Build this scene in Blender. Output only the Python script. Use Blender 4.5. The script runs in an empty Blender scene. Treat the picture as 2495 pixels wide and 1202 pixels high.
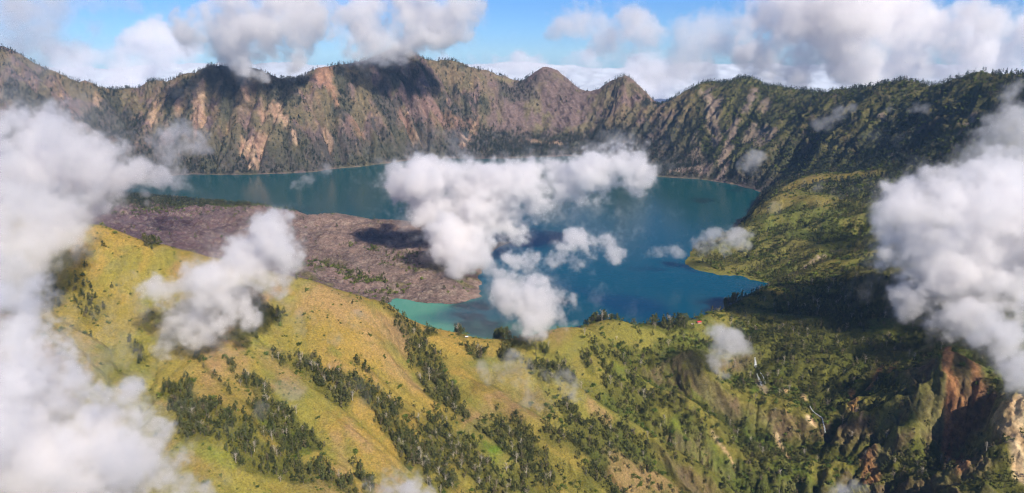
import bpy, math, time, random
import numpy as np
from mathutils import Vector
T0 = time.time()
sc = bpy.context.scene
COL = sc.collection

# ------------------------------------------------------------------ camera
CAM_H = 630.0
PITCH = math.radians(14.8)
F = 1782.0                       # focal length in pixels of a 2495 px wide frame
cam = bpy.data.objects.new('camera', bpy.data.cameras.new('camera'))
COL.objects.link(cam); sc.camera = cam
cam.location = (0, 0, CAM_H)
cam.rotation_euler = (math.radians(90) - PITCH, 0, 0)
cam.data.sensor_width = 36; cam.data.lens = 36 * F / 2495
cam.data.clip_start = 5; cam.data.clip_end = 200000

# ------------------------------------------------------------------ light
SUN_AZ = math.radians(145)        # measured from +Y towards +X
SUN_EL = math.radians(40)
world = bpy.data.worlds.new('World'); sc.world = world; world.use_nodes = True
wn = world.node_tree
bg = wn.nodes['Background']
sky = wn.nodes.new('ShaderNodeTexSky'); sky.sky_type = 'NISHITA'; sky.sun_disc = False
sky.sun_elevation = SUN_EL; sky.sun_rotation = SUN_AZ; sky.altitude = 2600
sky.air_density = 1.0; sky.dust_density = 0.0; sky.ozone_density = 4.0
tint = wn.nodes.new('ShaderNodeVectorMath'); tint.operation = 'MULTIPLY'; tint.inputs[1].default_value = (0.46, 0.68, 1.02)   # deep dry-season blue
wn.links.new(sky.outputs[0], tint.inputs[0]); wn.links.new(tint.outputs[0], bg.inputs[0]); bg.inputs[1].default_value = 0.085
sun = bpy.data.objects.new('sun', bpy.data.lights.new('sun', 'SUN')); COL.objects.link(sun)
sun.data.energy = 5.0; sun.data.angle = math.radians(0.5); sun.data.color = (1.0, 0.91, 0.78)
sd = Vector((math.sin(SUN_AZ) * math.cos(SUN_EL), math.cos(SUN_AZ) * math.cos(SUN_EL), math.sin(SUN_EL)))
sun.rotation_euler = sd.to_track_quat('Z', 'Y').to_euler()
sc.view_settings.view_transform = 'Standard'; sc.view_settings.look = 'None'
sc.view_settings.gamma = 1; sc.view_settings.exposure = 0.38
cy = sc.cycles
cy.volume_bounces = 11; cy.max_bounces = 13; cy.diffuse_bounces = 2; cy.glossy_bounces = 2
cy.use_denoising = True; cy.use_adaptive_sampling = True; cy.adaptive_threshold = 0.02; sc.cycles.pixel_filter_type = 'BLACKMAN_HARRIS'; cy.filter_width = 1.1; cy.denoising_prefilter = 'FAST'
cy.adaptive_min_samples = 16; cy.transparent_max_bounces = 96

# ------------------------------------------------------------------ helpers
SP, CP = math.sin(PITCH), math.cos(PITCH)
def ray(px, py):
    dx = (px - 1247.5) / F; dy = (601 - py) / F
    return dx, CP + dy * SP, -SP + dy * CP
def at(px, py, Y):
    """world point seen at a pixel of the photograph, at forward distance Y"""
    x, y, z = ray(px, py)
    return np.array([x * Y / y, Y, CAM_H + z * Y / y])
def atz(px, py, z0=0.0):
    x, y, z = ray(px, py); t = (z0 - CAM_H) / z
    return np.array([x * t, y * t, z0])
rng = np.random.default_rng(7)
TAB = rng.random((256, 256)).astype('f4')
def vnoise(x, y, seed=0):
    x = np.asarray(x) + seed * 17.37; y = np.asarray(y) + seed * 9.71
    xi = np.floor(x).astype(int); yi = np.floor(y).astype(int)
    fx = x - xi; fy = y - yi
    fx = fx * fx * (3 - 2 * fx); fy = fy * fy * (3 - 2 * fy)
    a = TAB[xi & 255, yi & 255]; b = TAB[(xi + 1) & 255, yi & 255]
    c = TAB[xi & 255, (yi + 1) & 255]; d = TAB[(xi + 1) & 255, (yi + 1) & 255]
    return (a * (1 - fx) + b * fx) * (1 - fy) + (c * (1 - fx) + d * fx) * fy
def fbm(x, y, scale, octv=5, seed=0, gain=0.5, ridged=False):
    s = 0; amp = 1; tot = 0; x = x / scale; y = y / scale
    for k in range(octv):
        n = vnoise(x, y, seed + k * 3)
        if ridged: n = 1 - abs(2 * n - 1)
        s = s + amp * n; tot += amp; amp *= gain
        x, y = (x * 1.6 + y * 1.2), (-x * 1.2 + y * 1.6)
    return s / tot
def sstep(a, b, v):
    t = np.clip((v - a) / (b - a), 0, 1); return t * t * (3 - 2 * t)
def tag(o, label=None, cat=None, group=None, kind=None):
    if label: o['label'] = label
    if cat: o['category'] = cat
    if group: o['group'] = group
    if kind: o['kind'] = kind
    return o
def blur(a, s):
    """separable gaussian blur with reflected edges"""
    r = int(3 * s); k = np.exp(-0.5 * (np.arange(-r, r + 1) / s) ** 2); k /= k.sum()
    for ax in (0, 1):
        n = a.shape[ax]
        p = np.pad(a, [(r, r) if i == ax else (0, 0) for i in (0, 1)], mode='edge')
        m = n + 2 * r; L = 1 << (m + 2 * r - 1).bit_length()
        fk = np.fft.rfft(k, L)
        sh = [1, 1]; sh[ax] = -1
        q = np.fft.irfft(np.fft.rfft(p, L, axis=ax) * fk.reshape(sh), L, axis=ax)
        sl = [slice(None)] * 2; sl[ax] = slice(2 * r, 2 * r + n)
        a = q[tuple(sl)]
    return a
def poly_sd(P, X, Y):
    """signed distance (negative inside) to a closed polygon, for flat arrays"""
    P = np.asarray(P)[:, :2]; Q = np.roll(P, -1, 0)
    d = np.full(X.shape, 1e18); ins = np.zeros(X.shape, bool)
    for (ax, ay), (bx, by) in zip(P, Q):
        ex, ey = bx - ax, by - ay
        t = np.clip(((X - ax) * ex + (Y - ay) * ey) / (ex * ex + ey * ey + 1e-9), 0, 1)
        d = np.minimum(d, (X - ax - t * ex) ** 2 + (Y - ay - t * ey) ** 2)
        c = ((ay > Y) != (by > Y))
        with np.errstate(divide='ignore', invalid='ignore'):
            c &= X < (bx - ax) * (Y - ay) / (by - ay + 1e-12) + ax
        ins ^= c
    return np.where(ins, -np.sqrt(d), np.sqrt(d))

# ------------------------------------------------------------------ the lake outline (world, z = 0)
LAKE_PX = [(250, 478), (262, 462), (330, 440), (400, 430), (470, 425), (530, 427), (600, 426), (680, 424), (760, 420), (800, 413), (850, 409), (905, 403),
 (960, 396), (1020, 389), (1090, 386), (1180, 387), (1250, 386), (1310, 384), (1380, 380), (1440, 384), (1500, 397), (1550, 415), (1600, 431),
 (1650, 434), (1700, 437), (1745, 443), (1790, 450), (1825, 459), (1858, 469), (1850, 480), (1838, 496), (1822, 520), (1805, 540), (1790, 560), (1745, 580), (1700, 592),
 (1678, 615), (1668, 645), (1690, 657), (1720, 664), (1760, 672), (1800, 672), (1835, 684), (1872, 691), (1866, 702), (1835, 722),
 (1790, 748), (1740, 770), (1690, 786), (1630, 800), (1560, 800), (1490, 790), (1400, 806), (1330, 826), (1230, 838), (1130, 832), (1060, 818), (1010, 802),
 (985, 782), (966, 764), (935, 752), (925, 744), (950, 738), (962, 728), (990, 730), (1020, 737), (1060, 740), (1100, 741), (1130, 737), (1150, 729), (1172, 725),
 (1165, 705), (1175, 690), (1165, 672), (1185, 655), (1180, 630), (1215, 603), (1250, 592), (1235, 588), (1195, 592), (1150, 586), (1110, 562), (1060, 545), (1010, 541), (960, 535),
 (910, 536), (870, 526), (820, 518), (785, 523), (750, 526), (728, 514), (690, 508), (640, 503), (560, 501), (500, 497), (450, 492), (380, 487), (320, 481)]
LAKE = np.array([atz(*p)[:2] for p in LAKE_PX])
# wobble the outline
def refine(P, n=4, amp=9.0):
    out = []
    for i in range(len(P)):
        a, b = P[i], P[(i + 1) % len(P)]
        L = np.linalg.norm(b - a)
        for k in range(n):
            t = k / n; p = a * (1 - t) + b * t
            m = (0 if k == 0 else 1) * min(amp, L * 0.13)
            out.append(p + m * (rng.random(2) - .5) * 2)
    return np.array(out)
LAKE = refine(LAKE)

# ------------------------------------------------------------------ terrain control points (pixel, pixel, forward distance)
CREST = [(-400, 150, 4700), (-200, 140, 4700), (0, 124, 4750), (70, 130, 4700), (130, 152, 4650), (160, 186, 4650), (205, 181, 4600), (250, 206, 4700), (320, 226, 4900),
 (370, 196, 4650), (430, 176, 4500), (500, 164, 4420), (560, 160, 4450), (640, 166, 4500), (720, 180, 4550), (770, 157, 4550), (830, 152, 4650), (900, 135, 4800),
 (1000, 112, 4950), (1040, 132, 5050), (1100, 147, 5200), (1180, 166, 5350), (1240, 180, 5350), (1280, 180, 5300), (1325, 155, 5250), (1370, 172, 5250), (1440, 212, 5200),
 (1470, 198, 5000), (1512, 178, 4950), (1555, 190, 4900), (1600, 232, 4850), (1650, 218, 4750), (1672, 207, 4700), (1700, 194, 4600), (1760, 197, 4500),
 (1822, 182, 4400), (1870, 198, 4300), (1950, 215, 4050), (2000, 218, 3850), (2060, 212, 3700), (2140, 204, 3500), (2200, 190, 3350), (2280, 200, 3200),
 (2340, 190, 3050), (2385, 172, 2950), (2440, 180, 2800), (2520, 176, 2600), (2700, 160, 2300), (2900, 150, 2100)]
PTS = []
for (x, y, Y) in CREST:
    p = at(x, y, Y); PTS.append(p)
    d = p[:2] / np.linalg.norm(p[:2])
    PTS.append(np.array([*(p[:2] + d * 260), p[2] - 130])); PTS.append(np.array([*(p[:2] + d * 1000), p[2] - 420]))
for (x, y, Y) in [
 # inner wall, far side
 (1325, 230, 5150), (1325, 300, 5020), (1200, 300, 5000), (1450, 300, 4850), (1350, 360, 4700), (1100, 230, 5000), (1000, 250, 4650), (900, 250, 4500), (1000, 340, 4500),
 (800, 250, 4350), (620, 250, 4250), (700, 340, 4050), (560, 330, 4100), (480, 260, 4300), (330, 300, 4500), (330, 380, 4000), (150, 300, 4200), (0, 300, 4000), (-200, 320, 3900), (-300, 430, 3300),
 (100, 400, 3700), (1600, 330, 4450), (1700, 330, 4150), (1850, 330, 3800), (1800, 400, 3600), (1650, 400, 4050), (1950, 400, 3400),
 # lava field
 (300, 500, 2950), (350, 560, 2520), (200, 520, 2600), (100, 500, 2500), (0, 480, 2400), (-250, 440, 2300), (450, 580, 2350), (600, 560, 2550), (750, 560, 2560),
 (820, 545, 2650), (900, 600, 2320), (1000, 575, 2440), (1050, 640, 2150), (900, 680, 1990), (1100, 700, 1900), (800, 660, 2040), (700, 650, 2000), (500, 640, 1900), (300, 620, 1850), (1130, 620, 2250),
 # headland and its plateau on the right
 (1750, 600, 2290), (1850, 560, 2350), (1850, 500, 2640), (1900, 540, 2400), (1950, 600, 2150), (2000, 500, 2500), (1780, 620, 2230), (2000, 430, 2850), (1900, 452, 3060), (1950, 434, 2950),
 (2100, 424, 2750), (2200, 410, 2620), (2000, 425, 3120), (2100, 400, 2980), (2000, 350, 3300), (2000, 280, 3520), (2200, 300, 3000), (2200, 380, 2750), (2400, 300, 2500), (2400, 400, 2250), (2495, 350, 2200),
 (2495, 500, 1900), (2300, 500, 2150), (2300, 600, 1850), (2200, 600, 1950), (2100, 550, 2200), (2100, 650, 1850), (2000, 650, 1990), (1950, 690, 1880), (2050, 600, 2100), (1800, 640, 2190),
 (2200, 700, 1650), (2400, 700, 1500), (2300, 780, 1430), (2495, 800, 1250), (2495, 700, 1400), (2495, 600, 1600), (2750, 640, 1600), (2750, 400, 2000), (2800, 900, 1200),
 # shore ridge in front of the lake
 (1000, 786, 1430), (1060, 806, 1440), (1130, 818, 1450), (1230, 830, 1460), (1320, 816, 1480), (1400, 800, 1500), (1500, 782, 1530), (1600, 792, 1560), (1690, 780, 1590), (1750, 756, 1650), (1810, 728, 1720), (1866, 704, 1810), (1930, 700, 1800),
 # long grass spur to the left
 (962, 757, 1400), (905, 738, 1390), (850, 721, 1380), (750, 692, 1370), (650, 664, 1360), (520, 632, 1350), (400, 603, 1345), (290, 574, 1345), (200, 553, 1345), (0, 505, 1340), (-250, 460, 1330),
 (200, 610, 1480), (0, 565, 1480), (-250, 520, 1480), (400, 655, 1480), (550, 690, 1480), (300, 640, 1700), (100, 600, 1700), (500, 670, 1650), (700, 735, 1480),
 (200, 700, 1250), (200, 900, 1070), (200, 1100, 920), (200, 1200, 850), (400, 700, 1270), (400, 800, 1200), (400, 900, 1110), (400, 1050, 980), (400, 1200, 870),
 (100, 650, 1290), (0, 600, 1290), (0, 800, 1080), (0, 1000, 880), (0, 1200, 760), (-300, 800, 1000), (-300, 1100, 760),
 (500, 850, 1150), (550, 1000, 1000), (700, 750, 1320), (700, 900, 1180), (700, 1050, 1050), (700, 1200, 930), (860, 800, 1290), (850, 900, 1210), (850, 1000, 1120), (850, 1100, 1040), (850, 1200, 960),
 (1000, 850, 1360), (1000, 950, 1240), (1000, 1050, 1130), (1000, 1200, 1000), (1200, 870, 1400), (1200, 950, 1300), (1200, 1100, 1150), (1200, 1200, 1060),
 (1300, 860, 1420), (1400, 900, 1380), (1400, 1000, 1290), (1400, 1100, 1200), (1400, 1200, 1120), (1600, 870, 1460), (1600, 950, 1380), (1600, 1100, 1250), (1600, 1200, 1180),
 (1700, 850, 1500), (1700, 950, 1390), (1700, 1050, 1300), (1800, 780, 1650), (1800, 840, 1540), (1840, 890, 1480), (1850, 940, 1420), (1800, 1100, 1290), (1900, 1000, 1340), (1900, 1200, 1200),
 # valley head and the gorge
 (1950, 760, 1650), (1950, 800, 1570), (1950, 850, 1490), (1950, 900, 1430), (2000, 950, 1380), (2000, 1030, 1310), (2080, 1000, 1280), (2100, 850, 1430), (2100, 1100, 1200), (2100, 1200, 1150),
 (2200, 800, 1460), (2200, 900, 1330), (2150, 1000, 1250), (2200, 1100, 1150), (2310, 860, 1230), (2310, 1000, 1165), (2310, 1130, 1130), (2400, 900, 1240), (2400, 1000, 1130), (2400, 1100, 1050), (2400, 1200, 980), (2250, 1200, 1070),
 (2490, 960, 1085), (2490, 1060, 1035), (2490, 1140, 1000), (2700, 1000, 1200), (2700, 1200, 1050), (2900, 1100, 1120),
 # below the frame
 (-200, 1500, 560), (0, 1400, 620), (500, 1400, 720), (1000, 1400, 830), (1500, 1400, 950), (2000, 1400, 1000), (2400, 1400, 880), (2700, 1450, 830),
 (0, 1900, 420), (600, 1900, 480), (1250, 1900, 560), (1900, 1900, 620), (2500, 1900, 480)]:
    PTS.append(at(x, y, Y))
PTS = np.array(PTS)

# ------------------------------------------------------------------ height field on a log-polar grid round the view point
DT = 0.0030
TH0, TH1, R0, R1 = math.radians(-47), math.radians(47), 520.0, 7600.0
NT = int((TH1 - TH0) / DT) + 1; NR = int(math.log(R1 / R0) / DT) + 1
th = TH0 + np.arange(NT) * DT; lr = math.log(R0) + np.arange(NR) * DT
TH, LR = np.meshgrid(th, lr, indexing='xy')          # shape (NR, NT)
RR = np.exp(LR); GX = RR * np.sin(TH); GY = RR * np.cos(TH)
CELL = RR * DT
def tps(P, z, u, v):
    U = np.arctan2(P[:, 0], P[:, 1]); V = np.log(np.hypot(P[:, 0], P[:, 1]))
    def k(d2): return 0.5 * d2 * np.log(d2 + 1e-12)
    n = len(P)
    A = k((U[:, None] - U) ** 2 + (V[:, None] - V) ** 2) + np.eye(n) * 1e-4
    B = np.c_[np.ones(n), U, V]
    M = np.block([[A, B], [B.T, np.zeros((3, 3))]])
    w = np.linalg.solve(M, np.r_[z, 0, 0, 0])
    out = w[n] + w[n + 1] * u + w[n + 2] * v
    for i in range(n):
        out += w[i] * k((u - U[i]) ** 2 + (v - V[i]) ** 2)
    return out
s = 4                                                  # coarse evaluation, then bilinear
uc = np.arange(TH0, TH1 + s * DT, s * DT); vc = np.arange(lr[0], lr[-1] + s * DT, s * DT)
UC, VC = np.meshgrid(uc, vc)
shp = atz(0, 0, -1)  # unused
SHORE = LAKE[::3]
allP = np.r_[PTS, np.c_[SHORE, np.full(len(SHORE), 3.0)]]
Zc = tps(allP, allP[:, 2], UC, VC)
def bil(A, fi, fj):
    i = np.clip(np.floor(fi).astype(int), 0, A.shape[0] - 2); j = np.clip(np.floor(fj).astype(int), 0, A.shape[1] - 2)
    a = np.clip(fi - i, 0, 1); b = np.clip(fj - j, 0, 1)
    return (A[i, j] * (1 - b) + A[i, j + 1] * b) * (1 - a) + (A[i + 1, j] * (1 - b) + A[i + 1, j + 1] * b) * a
T = bil(Zc, (LR - vc[0]) / (s * DT), (TH - uc[0]) / (s * DT))
sdl = poly_sd(LAKE, GX.ravel(), GY.ravel()).reshape(GX.shape)      # <0 in the lake
LAVA_P = np.array([atz(*p, 20)[:2] for p in [(240, 455), (450, 470), (560, 475), (690, 480), (760, 495), (820, 495), (910, 505), (1010, 510), (1110, 520), (1200, 550), (1330, 592), (1230, 625), (1220, 660), (1230, 700), (1200, 735), (1100, 752), (1000, 748), (975, 765)]]
 + [at(900, 745, 1480)[:2], at(750, 700, 1480)[:2], at(400, 620, 1440)[:2], at(0, 520, 1430)[:2], at(-500, 480, 1430)[:2], at(-500, 430, 2900)[:2], at(0, 440, 3100)[:2]])
sdv = poly_sd(LAVA_P, GX.ravel(), GY.ravel()).reshape(GX.shape)
LAVA = sstep(30, -30, sdv + 40 * (fbm(GX, GY, 90, 3, 5) - .5))
shore_h = np.clip(sdl, 0, None)
T = np.where(sdl > 0, np.maximum(T, np.where(shore_h < 200, 1.5 + 0.10 * shore_h * (1 - shore_h / 400), -1e9)), T)
T = np.where((sdl > 0), np.minimum(T, 1.5 + shore_h * 1.4), T)
T = np.where(sdl <= 0, np.maximum(-10, sdl * 0.5) - 0.5, T)
land = sdl > 0
# relief before erosion
amp = np.clip((RR / 1500.), .5, 2.4)
rel = (fbm(GX, GY, 420, 6, 1, .52) - .5) * 90 * amp + (fbm(GX, GY, 150, 5, 2, .55, True) - .5) * 34 * amp
farw = sstep(2900, 3600, RR)
# spurs and hollows running down the near slopes towards the gorge
su, sv = GX * .87 - GY * .50, GX * .50 + GY * .87
wv_ = sv + 45 * (fbm(GX, GY, 260, 3, 14) - .5)
spur = (1 - abs(2 * vnoise(su / 420, wv_ / 62, 15) - 1)) * .65 + (1 - abs(2 * vnoise(su / 200, wv_ / 26, 16) - 1)) * .35
rel += (spur - .5) * (1 - farw) * (RR < 2000) * (40 + 14 * sstep(-.15, .12, GX / GY)) * sstep(2000, 1700, RR)
rel *= 1 + 1.6 * np.exp(-(((GX - 900) / 420) ** 2 + ((GY - 2350) / 420) ** 2))
rel *= (1 - .75 * LAVA) * (1 - .45 * sstep(.05, -.25, GX / GY) * (1 - farw))
rel *= 1 + 1.0 * np.exp(-(((GX - 560) / 320) ** 2 + ((GY - 1200) / 320) ** 2)) + .5 * farw
fade = sstep(0, 120, shore_h)
Z = T + np.where(land, rel * fade * .55, 0)
tgt = T.copy(); tb = None
# erodibility: strong in the gorge and on the crater walls, weak on lava
gorge = np.exp(-(((GX - 560) / 260) ** 2 + ((GY - 1200) / 260) ** 2))
hl = np.exp(-(((GX - 900) / 420) ** 2 + ((GY - 2350) / 420) ** 2))
leftg = sstep(.05, -.25, GX / GY) * (1 - farw)
flatk = sstep(-.08, .0, GX / GY) * sstep(.17, .10, GX / GY) * farw
K = np.where(land, 1.0, 0) * (1 - .93 * LAVA) * (0.13 + .42 * gorge + .46 * farw - .0 * leftg - .48 * flatk + .45 * hl * 1.6 + .07 * sstep(-.05, .15, GX / GY) * (1 - farw))
K *= 1 - .55 * sstep(.16, .24, GX / GY) * sstep(2500, 2900, RR)
K *= .5 + 1.0 * fbm(GX, GY, 600, 3, 8)
NBR = [(-1, 0), (1, 0), (0, -1), (0, 1), (-1, -1), (-1, 1), (1, -1), (1, 1)]
fixed = ~land; fixed[0, :] = True; fixed[-1, :] = True; fixed[:, 0] = True; fixed[:, -1] = True
fx = fixed.ravel()
n_all = NR * NT; idx = np.arange(n_all).reshape(NR, NT)
def receivers(Z):
    best = np.full(Z.shape, 1e-6); rec = idx.copy(); dist = np.ones(Z.shape)
    for di, dj in NBR:
        zz = np.roll(np.roll(Z, -di, 0), -dj, 1); ii = np.roll(np.roll(idx, -di, 0), -dj, 1)
        L = math.hypot(di, dj); sl = (Z - zz) / (L * CELL)
        m = sl > best
        best = np.where(m, sl, best); rec = np.where(m, ii, rec); dist = np.where(m, L, dist)
    r = rec.ravel(); r[fx] = idx.ravel()[fx]
    return r, dist.ravel()
tbl = blur(T, 14); tbf = blur(T, 5)
ACC = None
for it in range(13):
    rec, dist = receivers(Z)
    z = Z.ravel(); order = np.argsort(z, kind='stable')
    acc = (CELL.ravel() ** 2).tolist(); rl = rec.tolist()
    for i in order[::-1].tolist():
        r = rl[i]
        if r != i: acc[r] += acc[i]
    A = np.array(acc)
    Fk = (K.ravel() * np.sqrt(A) / (CELL.ravel() * dist) * 0.16)
    zl = z.tolist(); Fl = Fk.tolist()
    for i in order.tolist():
        r = rl[i]
        if r != i:
            f = Fl[i]; zr = zl[r]
            if zl[i] > zr: zl[i] = (zl[i] + f * zr) / (1 + f)
    Z = np.array(zl).reshape(Z.shape)
    if it < 12:
        lap = np.zeros_like(Z)
        for di, dj in NBR[:4]: lap += np.roll(np.roll(Z, -di, 0), -dj, 1) - Z
        Z = np.where(fixed, Z, Z + .10 * lap)
        dz = (tbl - blur(Z, 14)) * .9
        if it > 5: dz = dz * (1 - farw) + farw * (tbf - blur(Z, 5)) * (.45 if it < 11 else .8)
        Z = np.where(fixed, Z, Z + dz * fade)
ACC = A.reshape(Z.shape)
Z = np.where(land, np.maximum(Z, np.where(shore_h < 160, .6 + .04 * shore_h, -1e9)), Z)
# soften the needle peaks on near grass
soft = blur(Z, 1.0); Z = np.where(land, Z * .65 + soft * .35, Z)
# lava flows: lobed rubble
lob = fbm(GX, GY, 130, 4, 31, .5, True)
Z += np.where(land, LAVA * fade * ((lob - .5) * 40 + (fbm(GX, GY, 22, 4, 33, .6) - .5) * 9), 0)
for (x, y, Y) in CREST:
    p = at(x, y, Y); d = np.hypot(GX - p[0], GY - p[1]); near_ = d < 110
    if near_.any():
        e = p[2] - Z[near_].max(); Z += e * .9 * np.exp(-(d / 150) ** 2) * (d < 600) * (1 if abs(e) < 150 else 0)
for _ in range(2):
    for p in PTS:
        r_ = math.hypot(p[0], p[1])
        if 1340 < p[1] < 1860 and r_ < 2200 and p[0] < 700:
            d = np.hypot(GX - p[0], GY - p[1]); v = bil(Z, np.array([(math.log(r_) - lr[0]) / DT]), np.array([(math.atan2(p[0], p[1]) - TH0) / DT]))[0]
            Z += (p[2] - v) * .8 * np.exp(-(d / 75) ** 2) * land
print('terrain eroded', round(time.time() - T0, 1))

def height(x, y):
    x = np.asarray(x, float); y = np.asarray(y, float)
    return bil(Z, (np.log(np.hypot(x, y)) - lr[0]) / DT, (np.arctan2(x, y) - TH0) / DT)
ts = np.exp(np.linspace(math.log(520), math.log(7400), 5000))
def hit(px, py):
    """where the view ray of a photograph pixel meets the ground"""
    x, y, z = ray(px, py); h = math.hypot(x, y)
    X = x / h * ts; Yw = y / h * ts; zz = CAM_H + z / h * ts
    g = height(X, Yw); b = np.nonzero(zz < g)[0]
    i = b[0] if len(b) else len(ts) - 1
    return np.array([X[i], Yw[i], g[i]])
# what can be seen: running maximum of the elevation angle along each direction
ELV = (Z - CAM_H) / RR
HOR = np.maximum.accumulate(ELV, axis=0)
def unseen_by(x, y, z):
    """metres a point lies below the line of sight"""
    r = np.hypot(x, y)
    h = bil(HOR, (np.log(r) - lr[0]) / DT - 1.5, (np.arctan2(x, y) - TH0) / DT)
    return h * r + CAM_H - z

def caps(lst, x, y, soft=.35, wob=.5):
    """mask of strips on the ground: (px0, py0, px1, py1, half width in photo px[, strength])"""
    m = np.zeros(np.shape(x))
    for c in lst:
        a = hit(c[0], c[1]); b = hit(c[2], c[3]); st = c[5] if len(c) > 5 else 1
        w = c[4] * .5 * (np.hypot(*a[:2]) + np.hypot(*b[:2])) / F
        ex, ey = b[0] - a[0], b[1] - a[1]; L2 = ex * ex + ey * ey + 1e-6
        R = w * 3
        sel = (x > min(a[0], b[0]) - R) & (x < max(a[0], b[0]) + R) & (y > min(a[1], b[1]) - R) & (y < max(a[1], b[1]) + R)
        if not sel.any(): continue
        xs, ys = x[sel], y[sel]
        t = np.clip(((xs - a[0]) * ex + (ys - a[1]) * ey) / L2, 0, 1)
        d = np.hypot(xs - a[0] - t * ex, ys - a[1] - t * ey) / w
        d = d + wob * 2 * (fbm(xs, ys, w * 1.1, 4, 77) - .5)
        m[sel] = np.maximum(m[sel], st * sstep(1 + soft, 1 - soft, d))
    return m

# ---- strips read off the photograph
TREE_CLUMPS = [(985, 800, 1030, 870, 36), (1030, 870, 1085, 960, 40), (1090, 980, 1130, 1015, 20), (740, 890, 830, 960, 30), (830, 930, 950, 990, 40), (940, 1000, 1000, 1110, 38),
 (430, 950, 470, 1040, 30), (500, 1020, 640, 1100, 48), (600, 930, 640, 950, 24), (640, 990, 720, 1080, 50), (600, 1120, 720, 1150, 36), (1080, 1060, 1200, 1180, 60, .8), (1000, 1090, 1080, 1160, 40),
 (1220, 1040, 1300, 1130, 55, .9), (1380, 1000, 1420, 1040, 26), (1400, 1080, 1540, 1100, 60, .8), (1450, 1150, 1500, 1200, 34), (682, 870, 690, 880, 20), (368, 590, 372, 596, 14), (672, 768, 676, 780, 14), (606, 796, 614, 815, 16),
 (1150, 858, 1165, 866, 18), (1232, 868, 1250, 874, 20), (1320, 895, 1370, 910, 26), (1395, 795, 1500, 780, 14), (1585, 795, 1680, 800, 12), (1700, 760, 1800, 735, 11), (1810, 722, 1870, 696, 9),
 (1170, 818, 1235, 832, 10), (1030, 812, 1062, 812, 10), (1120, 816, 1128, 818, 6), (780, 1150, 850, 1195, 22), (880, 1150, 900, 1190, 16), (560, 880, 566, 900, 8), (1250, 1170, 1330, 1200, 30, .7), (1240, 840, 1330, 850, 16, .7),
 (330, 845, 345, 880, 14, .6), (110, 680, 140, 730, 22, .6), (170, 690, 230, 760, 26, .5), (1450, 850, 1500, 870, 16, .6), (1520, 880, 1560, 900, 18, .8), (1480, 900, 1510, 990, 20, .7), (1580, 870, 1620, 900, 14, .6), (1540, 930, 1580, 970, 20, .8),
 (1600, 960, 1700, 1060, 26, .75), (1640, 1100, 1760, 1190, 30, .6), (1780, 1060, 1860, 1120, 30, .7), (1760, 980, 1830, 1040, 24, .6), (1850, 1150, 1960, 1195, 30, .6), (1550, 990, 1600, 1040, 24, .7), (1700, 900, 1760, 960, 22, .5),
 (1420, 860, 1440, 900, 12, .7), (1660, 860, 1680, 880, 14, .6), (860, 880, 900, 910, 9, .5), (460, 850, 560, 960, 6, .5), (1100, 800, 1130, 830, 8, .5)]
DARK_FOREST = [(1880, 850, 2180, 720, 90), (1980, 760, 2100, 860, 70, .9), (2100, 700, 2180, 640, 60, .8), (2120, 1050, 2330, 1190, 55, .8), (2350, 1050, 2420, 1190, 50, .9), (2200, 960, 2260, 1060, 34, .7),
 (1920, 680, 2080, 600, 30, .8), (1860, 640, 2080, 520, 26, .35), (1700, 620, 1860, 660, 18, .5), (1880, 460, 2200, 440, 20, .15), (1980, 930, 2030, 980, 24, .8), (2180, 860, 2300, 800, 40, .5), (1900, 560, 1960, 640, 14, .6), (1840, 520, 1800, 570, 10, .6)]
LAVA_TREES = [(770, 640, 900, 685, 30, .6), (860, 600, 1000, 640, 24, .2), (1000, 700, 900, 720, 16, .3), (940, 642, 1010, 620, 12, .35), (1080, 652, 1165, 668, 8, .8), (935, 742, 985, 736, 8, .8), (1090, 705, 1165, 690, 14, .3), (280, 478, 450, 490, 4, .6), (1040, 690, 1000, 660, 12, .25), (1010, 580, 1060, 575, 8, .2), (1180, 540, 1240, 590, 10, .4)]
SCARS_TAN = [(482, 225, 484, 292, 12), (378, 255, 374, 302, 7), (592, 215, 602, 242, 6), (600, 355, 638, 365, 14), (600, 365, 622, 400, 6, .8), (678, 262, 684, 290, 5), (668, 270, 672, 284, 5), (636, 272, 644, 292, 6), (697, 288, 698, 312, 4), (430, 248, 438, 262, 6), (606, 400, 608, 412, 4),
 (660, 250, 678, 300, 6, .6), (715, 320, 718, 340, 4), (790, 330, 805, 350, 7, .7), (560, 300, 552, 330, 4, .5), (235, 235, 238, 260, 5, .7), (1296, 345, 1360, 350, 10, .8), (1130, 350, 1165, 290, 6, .7), (1010, 350, 1015, 330, 5, .6), (2092, 1000, 2096, 1030, 3)]
SCARS_RED = [(770, 160, 785, 182, 13), (790, 185, 810, 212, 8), (800, 210, 822, 250, 6, .8), (735, 168, 765, 158, 7, .7), (880, 330, 860, 300, 9, .5), (980, 280, 1000, 320, 10, .45), (1060, 290, 1150, 300, 14, .4), (1040, 260, 1100, 300, 16, .3)]
SCARS_GREY = [(1722, 222, 1738, 270, 12), (1735, 270, 1742, 350, 11, .8), (1838, 220, 1820, 262, 9), (1860, 245, 1864, 268, 12, .8), (1790, 300, 1760, 400, 10), (1770, 400, 1750, 440, 6), (1830, 320, 1870, 340, 20, .8), (1640, 415, 1720, 410, 16, .8), (1690, 370, 1710, 400, 12, .7),
 (2145, 285, 2150, 296, 6), (2370, 285, 2340, 320, 7, .9), (1690, 330, 1720, 420, 9, .5), (2010, 625, 1960, 655, 4, .9), (1960, 655, 1925, 672, 5, .9), (2030, 615, 2050, 610, 3, .6), (1850, 930, 1862, 955, 10, .7), (2180, 375, 2184, 395, 6, .7), (2240, 310, 2246, 322, 5, .7)]
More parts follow.
